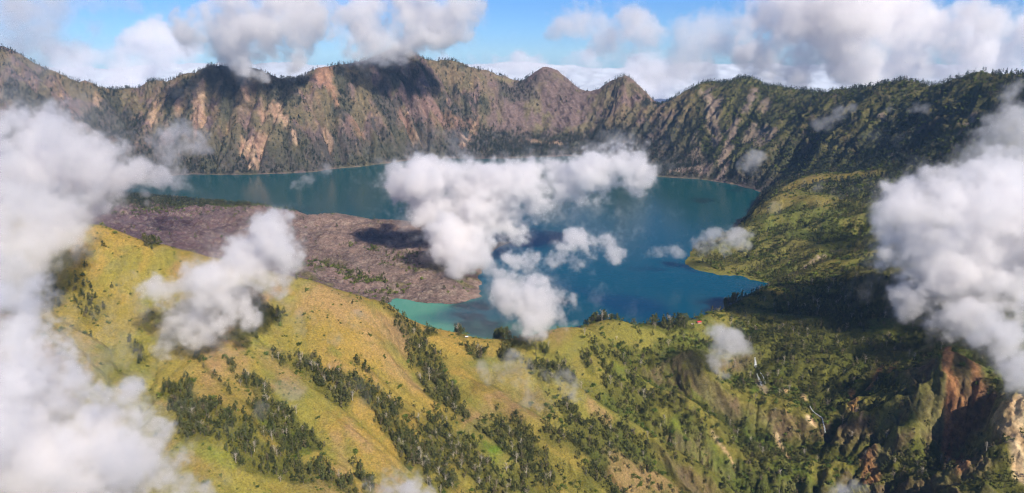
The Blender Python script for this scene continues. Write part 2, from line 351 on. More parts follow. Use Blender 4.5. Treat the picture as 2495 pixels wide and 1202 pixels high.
CLIFF_RED = [(2306, 850, 2304, 900, 9), (2304, 900, 2322, 940, 8), (2320, 940, 2310, 1050, 10), (2310, 1050, 2312, 1130, 10), (2325, 1120, 2345, 1150, 9), (2370, 880, 2385, 960, 8, .6), (2340, 1000, 2330, 1060, 14, .6), (2150, 895, 2118, 950, 5, .8), (2075, 960, 2080, 1000, 8, .7), (2115, 1110, 2125, 1180, 16, .8), (2180, 890, 2170, 910, 5, .7)]
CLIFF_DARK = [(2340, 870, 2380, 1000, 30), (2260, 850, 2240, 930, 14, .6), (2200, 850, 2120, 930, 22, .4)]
CLIFF_TAN = [(2480, 985, 2470, 1070, 18), (2475, 1070, 2490, 1140, 18), (2440, 1010, 2455, 1060, 12, .6), (2480, 1140, 2495, 1175, 12), (1912, 945, 1914, 955, 4), (1972, 1020, 1980, 1035, 8), (1890, 1070, 1925, 1115, 3), (1740, 1060, 1790, 1140, 2.5), (1955, 965, 1962, 975, 4)]
LUSH = [(660, 1040, 720, 1080, 30), (1180, 1085, 1210, 1100, 20), (1860, 1080, 1910, 1110, 26), (1640, 1050, 1720, 1080, 26, .6), (1900, 1130, 1960, 1170, 30, .6), (2090, 890, 2110, 900, 16, .8), (440, 1090, 560, 1130, 22, .4), (1820, 930, 1840, 950, 12, .9), (1730, 1130, 1800, 1180, 24, .5), (2180, 1020, 2220, 1050, 20, .5),
 (1500, 900, 1560, 930, 14, .5), (960, 1070, 990, 1090, 12, .7), (2050, 500, 2080, 510, 10, .7), (1960, 560, 1990, 600, 12, .6)]
TAN_GRASS = [(760, 720, 960, 830, 45, .8), (900, 830, 1000, 930, 30, .7), (1440, 990, 1480, 1025, 14, .9), (1520, 1130, 1640, 1200, 36), (1500, 1160, 1560, 1200, 30, .9), (850, 1040, 900, 1090, 16, .7), (1260, 930, 1330, 1000, 40, .35), (820, 1060, 850, 1200, 14, .5), (660, 860, 720, 950, 24, .5), (560, 900, 640, 1000, 20, .4)]

# ------------------------------------------------------------------ derived fields on the grid
SM1 = blur(Z, 2.0); CURV = (SM1 - blur(Z, 9)) / (CELL * 4)          # + ridge, - gully
gr, gt = np.gradient(SM1); SLOPE = np.hypot(gr, gt) / CELL
GRX = (gt * np.cos(TH) + gr * np.sin(TH)) / CELL; GRY = (-gt * np.sin(TH) + gr * np.cos(TH)) / CELL
LACC = np.log10(ACC)
M = {}
for nm, lst, kw in [('clump', TREE_CLUMPS, dict(soft=.4, wob=.9)), ('forest', DARK_FOREST, dict(soft=.5, wob=.7)), ('lavat', LAVA_TREES, dict(soft=.6, wob=1.2)), ('tan', SCARS_TAN, dict(soft=.15, wob=1.3)), ('red', SCARS_RED, dict(soft=.2, wob=1.3)),
                    ('grey', SCARS_GREY, dict(soft=.2, wob=1.3)), ('cred', CLIFF_RED, dict(wob=.6)), ('cdark', CLIFF_DARK, dict(wob=.8)), ('ctan', CLIFF_TAN, dict(wob=.5)), ('lush', LUSH, dict(soft=.7, wob=1.0)), ('tgr', TAN_GRASS, dict(soft=.8, wob=1.0))]:
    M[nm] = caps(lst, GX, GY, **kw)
# regions
PX = GX / np.maximum(GY, 1) * 1                                        # bearing as a slope: x / y
right_wall = sstep(.19, .30, PX) * sstep(2250, 2600, GY + 900 * (PX - .5)) * sstep(20, 150, Z)
plateau = caps([(1900, 470, 1960, 440, 40), (1960, 440, 2150, 425, 26), (1850, 560, 1960, 480, 60), (1900, 620, 1960, 560, 50), (2000, 500, 2060, 560, 50, .8)], GX, GY, soft=.5)
right_wall *= (1 - .8 * plateau)
farz = sstep(3000, 3500, RR) * (1 - right_wall)
big = fbm(GX, GY, 500, 4, 41); mid = fbm(GX, GY, 120, 4, 42); fine = fbm(GX, GY, 35, 4, 43)
scar = np.maximum.reduce([M['tan'], M['red'], M['grey'], M['cred'], M['cdark'] * .8, M['ctan']])
flatwall = farz * sstep(-.06, .0, PX) * sstep(.155, .09, PX) * sstep(80, 160, Z)
# tree cover 0..1
gully = sstep(.02, -.12, CURV)
D_far = farz * (.9 * sstep(.50, .62, mid * .6 + fine * .25 + big * .15 + .05 * gully) + .65 * sstep(260, 40, Z) + .20) * (1 - .93 * flatwall)
D_far += farz * .6 * sstep(.52, .66, mid) * sstep(.1, .0, PX) * (Z > 300)
D_right = right_wall * (.42 + .6 * sstep(.35, .6, mid * .7 + .3 * gully))
nearright = sstep(.0, .18, PX) * (1 - sstep(2500, 2800, RR))
D_near = (1 - farz) * (1 - right_wall) * (1 - LAVA) * (.012 + nearright * .55 * sstep(.45, .75, gully * .35 + fine * .5 + mid * .3) + nearright * .10 + .25 * nearright * sstep(.2, .45, PX))
hill = np.exp(-(((GX - 900) / 420) ** 2 + ((GY - 2350) / 420) ** 2))
D_near += hill * (.08 + .9 * gully) * (1 - LAVA)
D_near += plateau * .04
DENS = np.maximum.reduce([D_far + D_right + D_near, .95 * M['clump'], .9 * M['forest'], 1.0 * M['lavat'] * (fine > .46), .004 * LAVA])
DENS *= (1 - .9 * scar) * (1 - .6 * M['tgr']) * sstep(3, 14, shore_h) * land
DENS = np.clip(DENS, 0, 1)
gorge_w = np.exp(-(((GX - 640) / 260) ** 2 + ((GY - 1150) / 230) ** 2)) 
CUT = sstep(1.0, 1.5, SLOPE) * np.clip(gorge + gorge_w, 0, 1)
DENS *= (1 - .8 * CUT)

# ------------------------------------------------------------------ terrain mesh
def lerp(a, b, t): return a + (b - a) * t[..., None]
C = lambda *c: np.array(c, float)
def ground_colour(x, y, z, g):
    """albedo of the ground at world points; g samples a grid field at them"""
    cur = g(CURV); slope = g(SLOPE); r = np.hypot(x, y)
    n1 = fbm(x, y, 260, 5, 51); n2 = fbm(x, y, 60, 5, 52); n3 = fbm(x, y, 12, 4, 53, .6); n4 = fbm(x + z * .8, y - z * .7, 30, 5, 54, .6)
    dens = g(DENS); fz = g(farz); rw = g(right_wall); lv = g(LAVA); nr = g(nearright)
    # near grass, dry and yellow on the left, greener to the right
    grass = lerp(C(.33, .220, .052), C(.265, .205, .046), sstep(.35, .65, n1))
    grass = lerp(grass, C(.31, .185, .095), sstep(.50, .66, n2 * .5 + n1 * .5) * .75)
    green = lerp(C(.21, .195, .040), C(.10, .14, .026), sstep(.4, .62, n2 * .6 + n3 * .4))
    grass = lerp(grass, green, np.clip(.85 * nr * (.35 + n1) + .35 * sstep(.02, -.12, cur), 0, 1))
    grass = lerp(grass, green * 1.15, .5 * sstep(.50, .62, fbm(x, y, 85, 5, 66, .6)))
    grass = lerp(grass, C(.35, .22, .105), .9 * g(M['tgr']))
    grass = lerp(grass, C(.09, .17, .014), .85 * g(M['lush']))
    grass = lerp(grass, C(.16, .13, .04), .5 * sstep(.55, .75, n3))
    rill = sstep(3.0, 4.4, g(LACC) + .8 * (n3 - .5)) * .5 + .35 * sstep(.57, .66, fbm(x, y, 5, 3, 57, .6))
    grass = lerp(grass, C(.12, .12, .03), rill * .85)
    col = lerp(grass, C(.07, .075, .016), .75 * np.clip(dens * 1.4, 0, 1))
    # far wall
    rock = lerp(C(.225, .150, .135), C(.155, .108, .112), sstep(.35, .65, n4))
    rock = lerp(rock, C(.36, .23, .15), sstep(.56, .70, n3 * .5 + n4 * .5))
    oliv = lerp(C(.22, .165, .075), C(.15, .135, .055), sstep(.4, .6, n2))
    rock = lerp(rock, C(.12, .085, .08), .6 * sstep(.52, .62, fbm(x * 1.0 + y * .2, z * .5 + y * .3, 16, 4, 58, .65)))
    w = lerp(rock, oliv, sstep(.42, .62, n1 * .4 + n2 * .6 + .10 * sstep(.0, -.1, -cur)) * .62)
    bands = vnoise(x * .012 + y * .012, z / 7. + 3 * fbm(x, y, 300, 2, 59), 60) * .6 + vnoise(x * .03, z / 2.6, 61) * .4
    w = w * (.80 + .42 * bands)[..., None]
    w = lerp(w, lerp(C(.175, .125, .115), C(.20, .17, .09), sstep(.5, .66, n2 * .5 + n1 * .5) * .8), g(flatwall))
    w = lerp(w, C(.035, .048, .04), .7 * np.clip(dens * 1.2, 0, 1))
    col = lerp(col, w, fz)
    # right wall
    v = lerp(C(.15, .14, .055), C(.07, .08, .035), sstep(.35, .6, n2 * .7 + n3 * .3))
    v = lerp(v, C(.25, .17, .12), sstep(.58, .7, n4 * .6 + n3 * .4) * .7)
    v = lerp(v, C(.03, .042, .026), .75 * dens)
    col = lerp(col, v, rw * (1 - .2))
    col = lerp(col, lerp(C(.16, .145, .045), C(.10, .115, .03), sstep(.4, .6, n2)), np.clip(g(hill) * 1.2, 0, 1) * .7 * (1 - lv))
    # bare steep rock
    st = sstep(.95, 1.5, slope) * (1 - fz) * (1 - lv)
    br = lerp(C(.17, .105, .065), C(.09, .07, .05), sstep(.35, .65, n4))
    col = lerp(col, br, st * .7 * sstep(.35, .55, n3 * .5 + n4 * .5))
    col = lerp(col, lerp(C(.15, .10, .06), C(.20, .18, .06), sstep(.4, .6, n2)), g(CUT) * .6)
    # lava
    la = lerp(C(.265, .182, .150), C(.155, .112, .098), sstep(.4, .6, n1 * .5 + n2 * .5))
    la = lerp(la, C(.125, .078, .088), sstep(2, -12, (x + 560) / 60 + (y - 2400) / 120))
    la = lerp(la, C(.27, .21, .17), .6 * sstep(.54, .66, n3))
    la = lerp(la, C(.17, .15, .055), .6 * sstep(.56, .66, n2) * sstep(2200, 1950, y))
    col = lerp(col, la, lv)
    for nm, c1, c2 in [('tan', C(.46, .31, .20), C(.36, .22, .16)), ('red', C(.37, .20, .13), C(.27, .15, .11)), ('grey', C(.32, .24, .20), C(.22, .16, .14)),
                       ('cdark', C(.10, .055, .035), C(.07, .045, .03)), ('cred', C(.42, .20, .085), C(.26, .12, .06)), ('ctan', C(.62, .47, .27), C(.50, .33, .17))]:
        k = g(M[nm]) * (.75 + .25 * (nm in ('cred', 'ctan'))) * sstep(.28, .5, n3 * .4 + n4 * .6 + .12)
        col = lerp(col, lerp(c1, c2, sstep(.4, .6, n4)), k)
    sh = sstep(9, 2, g(shore_h)) * (g(sdl) > 0) * sstep(3, .5, z)
    col = lerp(col, C(.26, .21, .15), sh * .2 * sstep(.45, .6, n3))
    col = col * (0.86 + .28 * n3)[..., None]
    return np.clip(col, .01, .8)
mt0, mt1, mdt = math.radians(-44.5), math.radians(44.5), .00133
mth = np.arange(mt0, mt1, mdt); MC = len(mth); MR = 1080
jc = (mth - TH0) / DT
Zcol = bil(Z, np.arange(NR)[:, None] + 0. * jc, np.broadcast_to(jc, (NR, MC)))
el = np.arctan2(Zcol - CAM_H, RR[:, :1])
de = np.abs(np.diff(el, axis=0)) + .16 * DT
de = blur(de, 3.0); de[0] = 0.0 + de[0]
cum = np.vstack([np.zeros(MC), np.cumsum(de, 0)])
fi = np.empty((MR, MC)); q = np.linspace(0, 1, MR)
for j in range(MC):
    fi[:, j] = np.interp(q * cum[-1, j], cum[:, j], np.arange(NR))
fj = np.broadcast_to(jc, fi.shape)
LRm = lr[0] + fi * DT; Rm = np.exp(LRm)
X = Rm * np.sin(mth); Yv = Rm * np.cos(mth); Zm = bil(Z, fi, fj)
gm = lambda A: bil(A, fi, fj)
rockish = np.clip(sstep(.7, 1.3, gm(SLOPE)) + gm(farz) * .8 + gm(LAVA) * .5 + gm(gorge_w) * .6 + gm(right_wall) * .5, 0, 1.3)
up = sstep(0, 40, gm(shore_h))
Zm = Zm + up * ((fbm(X + Zm * .6, Yv - Zm * .6, 45, 5, 61, .6, True) - .55) * (3 + 24 * rockish) + (fbm(X, Yv, 9, 3, 62, .6) - .5) * (1.0 + 3.5 * rockish))
# upright buttresses on the cliffs: push the face sideways along its own gradient
gx, gy = gm(GRX), gm(GRY); gn = np.hypot(gx, gy) + 1e-6
lat = (-gy * X + gx * Yv) / gn
push = (fbm(X + Zm * .15, Yv + Zm * .1, 55, 4, 63, .6) - .5) * (38 - 22 * gm(gorge_w)) * rockish * sstep(.5, 1.1, gn) * up
X = X + gx / gn * push; Yv = Yv + gy / gn * push
colr = ground_colour(X, Yv, Zm, gm)
co = np.stack([X, Yv, Zm], -1).reshape(-1, 3)
print('terrain mesh arrays', round(time.time() - T0, 1))

def mat_new(name):
    m = bpy.data.materials.new(name); m.use_nodes = True
    return m, m.node_tree, m.node_tree.nodes['Principled BSDF']
def terrain_mat(name, bump, bscale, strata=0.0, vary=.25, fine=.35):
    m, nt, b = mat_new(name); N = nt.nodes.new; L = nt.links.new
    a = N('ShaderNodeAttribute'); a.attribute_name = 'col'
    geo = N('ShaderNodeNewGeometry')
    n = N('ShaderNodeTexNoise'); n.inputs['Scale'].default_value = fine; n.inputs['Detail'].default_value = 5; n.inputs['Roughness'].default_value = .65
    mr = N('ShaderNodeMapRange'); mr.inputs[1].default_value = .3; mr.inputs[2].default_value = .7; mr.inputs[3].default_value = 1 - vary * 1.3; mr.inputs[4].default_value = 1 + vary
    L(geo.outputs['Position'], n.inputs['Vector']); L(n.outputs[0], mr.inputs[0])
    mx = N('ShaderNodeVectorMath'); mx.operation = 'SCALE'; L(a.outputs['Color'], mx.inputs[0]); L(mr.outputs[0], mx.inputs['Scale'])
    L(mx.outputs[0], b.inputs['Base Color']); b.inputs['Roughness'].default_value = .95; b.inputs['Specular IOR Level'].default_value = .15
    n2 = N('ShaderNodeTexNoise'); n2.inputs['Scale'].default_value = bscale; n2.inputs['Detail'].default_value = 6; n2.inputs['Roughness'].default_value = .7
    mp = N('ShaderNodeVectorMath'); mp.operation = 'MULTIPLY'; mp.inputs[1].default_value = (1, 1, 1 + strata)
    L(geo.outputs['Position'], mp.inputs[0]); L(mp.outputs[0], n2.inputs['Vector'])
    bp = N('ShaderNodeBump'); bp.inputs['Strength'].default_value = 1; bp.inputs['Distance'].default_value = bump
    L(n2.outputs[0], bp.inputs['Height']); L(bp.outputs[0], b.inputs['Normal'])
    return m
MATS = {'hillside': terrain_mat('dry_grass_ground', 2.2, .16, 0, .34, .33), 'mountain': terrain_mat('crater_wall_rock', 9, .03, 3.0, .30, .06),
        'lava_field': terrain_mat('lava_rubble', 9, .07, 0, .45, .15), 'hills': terrain_mat('wooded_hill_ground', 3, .1, 0, .3, .2), 'cliff': terrain_mat('gorge_rock', 4, .07, .5, .35, .12)}
ii = np.arange(MR * MC).reshape(MR, MC)
quads = np.stack([ii[:-1, :-1], ii[:-1, 1:], ii[1:, 1:], ii[1:, :-1]], -1).reshape(-1, 4)
def cellmid(A): return A[:-1, :-1].ravel()
kz = np.zeros(len(quads), int)                                  # 0 hillside
kz[cellmid(gm(right_wall) + (Rm > 2050) * (gm(PX * 1.0) > .16) > .5)] = 3
kz[cellmid((gm(farz) > .5) & (gm(right_wall) < .5))] = 1
kz[cellmid(gm(LAVA) > .5)] = 2
kz[cellmid((gm(gorge_w) + gm(gorge) > .62) & (gm(right_wall) < .5) & (X > 380))] = 4
kz[cellmid((gm(sdl) < -25))] = -1                                # deep lake bed: not needed
def make_mesh(name, verts, faces, mat, attrs=None, smooth=True, parent=None):
    me = bpy.data.meshes.new(name)
    verts = np.asarray(verts, 'f4'); faces = np.asarray(faces, 'i4'); k = faces.shape[1]
    me.vertices.add(len(verts)); me.vertices.foreach_set('co', verts.ravel())
    me.loops.add(faces.size); me.loops.foreach_set('vertex_index', faces.ravel())
    me.polygons.add(len(faces)); me.polygons.foreach_set('loop_start', np.arange(0, faces.size, k, dtype='i4'))
    me.polygons.foreach_set('use_smooth', np.full(len(faces), smooth))
    me.update(calc_edges=True)
    for an, v in (attrs or {}).items():
        at_ = me.attributes.new(an, 'FLOAT_COLOR', 'POINT')
        at_.data.foreach_set('color', np.c_[v, np.ones(len(v))].astype('f4').ravel())
    me.materials.append(mat)
    o = bpy.data.objects.new(name, me); COL.objects.link(o)
    if parent: o.parent = parent
    return o
cflat = colr.reshape(-1, 3)
for k, (nm, lab) in enumerate([('hillside', 'yellow grass slope with spurs running down to the gorge'), ('mountain', 'far crater wall of brown and purple rock above the lake'),
                               ('lava_field', 'purple brown lava field reaching into the lake'), ('hills', 'wooded green hills on the right of the lake'), ('cliff', 'steep gorge sides with rock ribs')]):
    f = quads[kz == k]
    u, inv = np.unique(f, return_inverse=True)
    o = make_mesh(nm, co[u], inv.reshape(f.shape), MATS[nm], {'col': cflat[u]})
    tag(o, lab, kind='structure'); o['category'] = nm.replace('_', ' ')

# beyond the rim: lowland hidden under a distant sea of low cloud
me_r = np.array([[math.sin(a) * r, math.cos(a) * r, -500 if r < 9e3 else -700] for r in (7300, 9000, 60000) for a in np.linspace(-1.2, 1.2, 40)])
fq = np.array([[a * 40 + b, a * 40 + b + 1, (a + 1) * 40 + b + 1, (a + 1) * 40 + b] for a in (0, 1) for b in range(39)])
m, nt, b = mat_new('lowland'); b.inputs['Base Color'].default_value = (.08, .11, .08, 1); b.inputs['Roughness'].default_value = 1
tag(make_mesh('ground', me_r, fq, m), kind='structure')
ra, rr_ = np.linspace(-1.0, 1.0, 700), np.exp(np.linspace(math.log(6900), math.log(26000), 170))
A_, R_ = np.meshgrid(ra, rr_); sx, sy = R_ * np.sin(A_), R_ * np.cos(A_)
szz = 40 + (R_ / 8200) ** .3 * ((fbm(sx, sy, 2600, 6, 81, .55) - .5) * 420 + fbm(sx, sy, 900, 5, 82, .5, True) * 150)
i2 = np.arange(A_.size).reshape(A_.shape); q2 = np.stack([i2[:-1, :-1], i2[:-1, 1:], i2[1:, 1:], i2[1:, :-1]], -1).reshape(-1, 4)
m, nt, b = mat_new('cloud_sea'); b.inputs['Base Color'].default_value = (.50, .56, .65, 1); b.inputs['Roughness'].default_value = 1; b.inputs['Specular IOR Level'].default_value = 0  # grey-blue base colour has the distance haze painted in; no air volume reaches there
tag(make_mesh('clouds', np.stack([sx, sy, szz], -1).reshape(-1, 3), q2, m), 'distant sea of low white cloud beyond the crater rim', 'clouds', kind='stuff')

# ------------------------------------------------------------------ water
WP = []
cx = LAKE.mean(0)
nW = 260
wx = np.linspace(LAKE[:, 0].min() - 60, LAKE[:, 0].max() + 60, nW); wy = np.linspace(LAKE[:, 1].min() - 60, LAKE[:, 1].max() + 60, nW)
WX, WY = np.meshgrid(wx, wy); wsd = poly_sd(LAKE, WX.ravel(), WY.ravel()).reshape(WX.shape)
a2 = atz(1080, 770); a3 = atz(970, 740); a4 = atz(1150, 820); a5 = atz(880, 528); a6 = atz(1300, 480)
shallow = 1.25 * np.exp(-((WX - a3[0]) ** 2 + (WY - a3[1]) ** 2) / 120 ** 2) + 1.0 * np.exp(-(((WX - a4[0] - 20) / 330) ** 2 + ((WY - a4[1] ) / 90) ** 2))
shallow = shallow + .15 * np.exp(-(((WX - a5[0]) / 120) ** 2 + ((WY - a5[1]) / 60) ** 2)) + .18 * np.exp(-((WX - a2[0]) ** 2 + (WY - a2[1]) ** 2) / 200 ** 2)
near_shore = np.exp(wsd / 14.) * .25
sw = fbm(WX + 60 * fbm(WX, WY, 160, 3, 5), WY, 110, 4, 71)
shallow = np.clip(shallow * (.45 + 1.1 * sw) + near_shore * (wsd < 0), 0, 1)
yy = sstep(3600, 1900, WY)
wcol = lerp(lerp(C(.0004, .056, .066), C(.0003, .057, .094), yy), C(.07, .24, .17), sstep(.12, 1.0, shallow))
wcol = lerp(wcol, C(.001, .018, .085), .5 * sstep(.5, .75, fbm(WX, WY, 260, 3, 75)) * np.exp(-((WY - 1800) / 160) ** 2) * (WX > 60))
iw = np.arange(nW * nW).reshape(nW, nW)
qw = np.stack([iw[:-1, :-1], iw[:-1, 1:], iw[1:, 1:], iw[1:, :-1]], -1).reshape(-1, 4)
qw = qw[(wsd.ravel()[qw].min(1) < 12)]
u, inv = np.unique(qw, return_inverse=True)
m, nt, b = mat_new('lake_water'); N = nt.nodes.new; L = nt.links.new
a = N('ShaderNodeAttribute'); a.attribute_name = 'col'; L(a.outputs['Color'], b.inputs['Base Color'])
b.inputs['Roughness'].default_value = .16; b.inputs['IOR'].default_value = 1.21
geo = N('ShaderNodeNewGeometry'); n = N('ShaderNodeTexNoise'); n.inputs['Scale'].default_value = .08; n.inputs['Detail'].default_value = 5; n.inputs['Roughness'].default_value = .6
bp = N('ShaderNodeBump'); bp.inputs['Strength'].default_value = 1; bp.inputs['Distance'].default_value = .35
L(geo.outputs['Position'], n.inputs['Vector']); L(n.outputs[0], bp.inputs['Height']); L(bp.outputs[0], b.inputs['Normal'])
wv = np.c_[WX.ravel(), WY.ravel(), np.zeros(nW * nW)][u]
o = make_mesh('water', wv, inv.reshape(qw.shape), m, {'col': wcol.reshape(-1, 3)[u]})
tag(o, 'teal crater lake with a turquoise shallow cove', 'lake', kind='structure')
print('terrain done', round(time.time() - T0, 1))

# ------------------------------------------------------------------ plants
def foliage_mat(name, c1, c2, attr=False):
    m, nt, b = mat_new(name); N = nt.nodes.new; L = nt.links.new
    geo = N('ShaderNodeNewGeometry'); n = N('ShaderNodeTexNoise'); n.inputs['Scale'].default_value = .05; n.inputs['Detail'].default_value = 6; n.inputs['Roughness'].default_value = .8
    L(geo.outputs['Position'], n.inputs['Vector'])
    cr = N('ShaderNodeValToRGB'); cr.color_ramp.elements[0].position = .38; cr.color_ramp.elements[1].position = .62
    cr.color_ramp.elements[0].color = (*c1, 1); cr.color_ramp.elements[1].color = (*c2, 1)
    L(n.outputs[0], cr.inputs[0])
    if attr:
        a = N('ShaderNodeAttribute'); a.attribute_name = 'col'
        mx = N('ShaderNodeVectorMath'); mx.operation = 'MULTIPLY'; L(cr.outputs[0], mx.inputs[0]); L(a.outputs['Color'], mx.inputs[1]); L(mx.outputs[0], b.inputs['Base Color'])
    else:
        oi = N('ShaderNodeObjectInfo'); mr = N('ShaderNodeMapRange'); mr.inputs[3].default_value = .65; mr.inputs[4].default_value = 1.4
        L(oi.outputs['Random'], mr.inputs[0]); mx = N('ShaderNodeVectorMath'); mx.operation = 'SCALE'; L(cr.outputs[0], mx.inputs[0]); L(mr.outputs[0], mx.inputs['Scale']); L(mx.outputs[0], b.inputs['Base Color'])
    b.inputs['Roughness'].default_value = .7; b.inputs['Specular IOR Level'].default_value = .2
    return m
F_CAS = foliage_mat('casuarina_foliage', (.045, .062, .018), (.105, .115, .035))
F_SHRUB = foliage_mat('shrub_foliage', (.045, .075, .014), (.10, .14, .022))
F_MASS = foliage_mat('forest_foliage', (.75, .75, .75), (1.35, 1.3, 1.2), True)
m, nt, b = mat_new('grey_bark'); b.inputs['Base Color'].default_value = (.17, .13, .10, 1); b.inputs['Roughness'].default_value = .9; BARK = m
N = nt.nodes.new; n = N('ShaderNodeTexNoise'); n.inputs['Scale'].default_value = .8; mr = N('ShaderNodeValToRGB'); mr.color_ramp.elements[0].color = (.10, .08, .06, 1); mr.color_ramp.elements[1].color = (.24, .2, .16, 1)
nt.links.new(n.outputs[0], mr.inputs[0]); nt.links.new(mr.outputs[0], b.inputs['Base Color'])
m, nt, b = mat_new('bleached_wood'); b.inputs['Roughness'].default_value = .85; DEAD = m
N = nt.nodes.new; n = N('ShaderNodeTexNoise'); n.inputs['Scale'].default_value = 1.2; mr = N('ShaderNodeValToRGB'); mr.color_ramp.elements[0].color = (.26, .22, .17, 1); mr.color_ramp.elements[1].color = (.48, .43, .34, 1)
nt.links.new(n.outputs[0], mr.inputs[0]); nt.links.new(mr.outputs[0], b.inputs['Base Color'])

def leaves(R, centers, radii, count, size, squash=1.3):
    """count small triangles scattered round clump centres"""
    k = R.integers(0, len(centers), count)
    d = R.normal(size=(count, 3)); d /= np.linalg.norm(d, axis=1)[:, None]
    p = centers[k] + d * (radii[k] * R.random(count) ** .45)[:, None] * [1, 1, squash]
    a = R.normal(size=(count, 3)); a /= np.linalg.norm(a, axis=1)[:, None]
    b_ = np.cross(a, R.normal(size=(count, 3))); b_ /= np.linalg.norm(b_, axis=1)[:, None]
    s_ = size * R.uniform(.6, 1.3, count)[:, None]
    V = np.stack([p + a * s_, p - a * s_ * .5 + b_ * s_ * .8, p - a * s_ * .5 - b_ * s_ * .8], 1).reshape(-1, 3)
    return V, np.arange(count * 3).reshape(-1, 3)
def tube(p, q, r0, r1, n=5):
    p, q = np.array(p, float), np.array(q, float); w = q - p; w /= np.linalg.norm(w)
    u_ = np.cross(w, [.3, .2, 1]) ; u_ /= np.linalg.norm(u_) + 1e-9; v_ = np.cross(w, u_)
    an = np.arange(n) * 2 * math.pi / n
    ring = np.cos(an)[:, None] * u_ + np.sin(an)[:, None] * v_
    V = np.r_[p + ring * r0, q + ring * r1]
    Fq = np.array([[i, (i + 1) % n, n + (i + 1) % n, n + i] for i in range(n)])
    return V, Fq
def join(parts):
    V, Fs, o_ = [], [], 0
    for v, f in parts: V.append(v); Fs.append(f + o_); o_ += len(v)
    return np.concatenate(V), np.concatenate(Fs)
def casuarina(seed, nleaf=260, size=.035, clumps=16):
    R = np.random.default_rng(seed); W = R.uniform(.13, .20)
    h = np.sort(R.uniform(.22, .97, clumps)); an = R.uniform(0, 6.28, clumps)
    rad = W * np.sin(np.clip((1.08 - h) / .9, 0, 1) * 1.9) ** .8 * R.uniform(.4, 1.1, clumps)
    c = np.c_[np.cos(an) * rad, np.sin(an) * rad, h]
    c[-1] = (R.normal() * .01, R.normal() * .01, .95)
    rr = W * R.uniform(.32, .6, clumps) * (1.15 - h * .6)
    crown = leaves(R, c, rr, nleaf, size, 1.7)
    tr = [tube((0, 0, -.05), (0, 0, .55), .018, .011), tube((0, 0, .55), (0, 0, .95), .011, .003)]
    for i in range(0, clumps, 2): tr.append(tube((0, 0, max(.12, h[i] - .12)), c[i], .006, .003, 4))
    return crown, join(tr)
def shrub(seed, nleaf=120, size=.11):
    R = np.random.default_rng(seed); n = 7; an = R.uniform(0, 6.28, n); rd = R.uniform(.1, .45, n)
    c = np.c_[np.cos(an) * rd, np.sin(an) * rd, R.uniform(.25, .75, n)]
    st = join([tube((0, 0, -.1), cc, .03, .012, 4) for cc in c[:4]])
    return leaves(R, c, R.uniform(.2, .36, n), nleaf, size, 1.0), st
def dead(seed):
    R = np.random.default_rng(seed); tr = [tube((0, 0, -.05), (R.normal() * .03, R.normal() * .03, .6), .028, .018), tube((0, 0, .58), (R.normal() * .05, R.normal() * .05, 1), .018, .006)]
    br = []
    for i in range(22):
        hh = R.uniform(.3, .95); a = R.uniform(0, 6.28); l = R.uniform(.12, .3) * (1.2 - hh * .6)
        e = (math.cos(a) * l, math.sin(a) * l, hh + l * R.uniform(.5, 1.1)); br.append(tube((0, 0, hh), e, .012, .005, 3))
        a2 = a + R.normal() * .8; br.append(tube(e, (e[0] + math.cos(a2) * l * .5, e[1] + math.sin(a2) * l * .5, e[2] + l * .5), .007, .003, 3))
    return join(br), join(tr)

# where they stand
area = CELL ** 2
D = DENS.copy()
sp = np.where(LAVA > .5, 6.5, np.where(farz > .5, 12., np.where(right_wall > .5, 11.0, np.where(RR > 1900, 8.5, 7.2 - 1.6 * M['clump']))))
lam = D * area / sp ** 2
cnt = rng.poisson(np.clip(lam, 0, 3))
iy, ix = np.nonzero((cnt > 0) & (np.abs(TH) < math.radians(39)))
rep = np.repeat(np.arange(len(iy)), cnt[iy, ix])
tfi = iy[rep] + rng.random(len(rep)) - .5; tfj = ix[rep] + rng.random(len(rep)) - .5
tr_r = np.exp(lr[0] + tfi * DT); tr_t = TH0 + tfj * DT
tx, ty = tr_r * np.sin(tr_t), tr_r * np.cos(tr_t); tz = height(tx, ty)
gd = lambda A: bil(A, tfi, tfj)
t_far = gd(farz); t_rw = gd(right_wall); t_lav = gd(LAVA); t_cl = gd(M['clump']); t_fo = gd(M['forest'])
U = rng.random(len(tx))
hgt = np.where(t_far + t_rw > .5, 15 + 11 * U, 9 + 10 * U)
ridge_line = (gd(shore_h) < 75) & (t_far < .3) & (ty < 1900) & (ty > 1380) & (t_cl > .3)
hgt = np.where(ridge_line, 20 + 11 * U, hgt)
kind = np.where(t_cl + t_fo + t_far + t_rw > .35, 0, np.where(rng.random(len(tx)) < .45, 0, 1))
kind = np.where((rng.random(len(tx)) < .35) & (t_rw > .5), 1, kind)
kind = np.where((rng.random(len(tx)) < .05) & (t_far < .3) & (t_lav < .3) & (ty < 1850) & (t_rw < .3) & (tx / ty > -.5), 2, kind)
clump_dead = caps([(1080, 1080, 1200, 1180, 50), (640, 970, 700, 1010, 24), (1000, 1100, 1060, 1180, 30), (740, 900, 800, 930, 20)], tx, ty, soft=.5)
kind = np.where((rng.random(len(tx)) < .16 * clump_dead), 2, kind)
hgt = np.where(kind == 1, hgt * .38 + 1.5, hgt); hgt = np.where(kind == 2, hgt * .95, hgt)
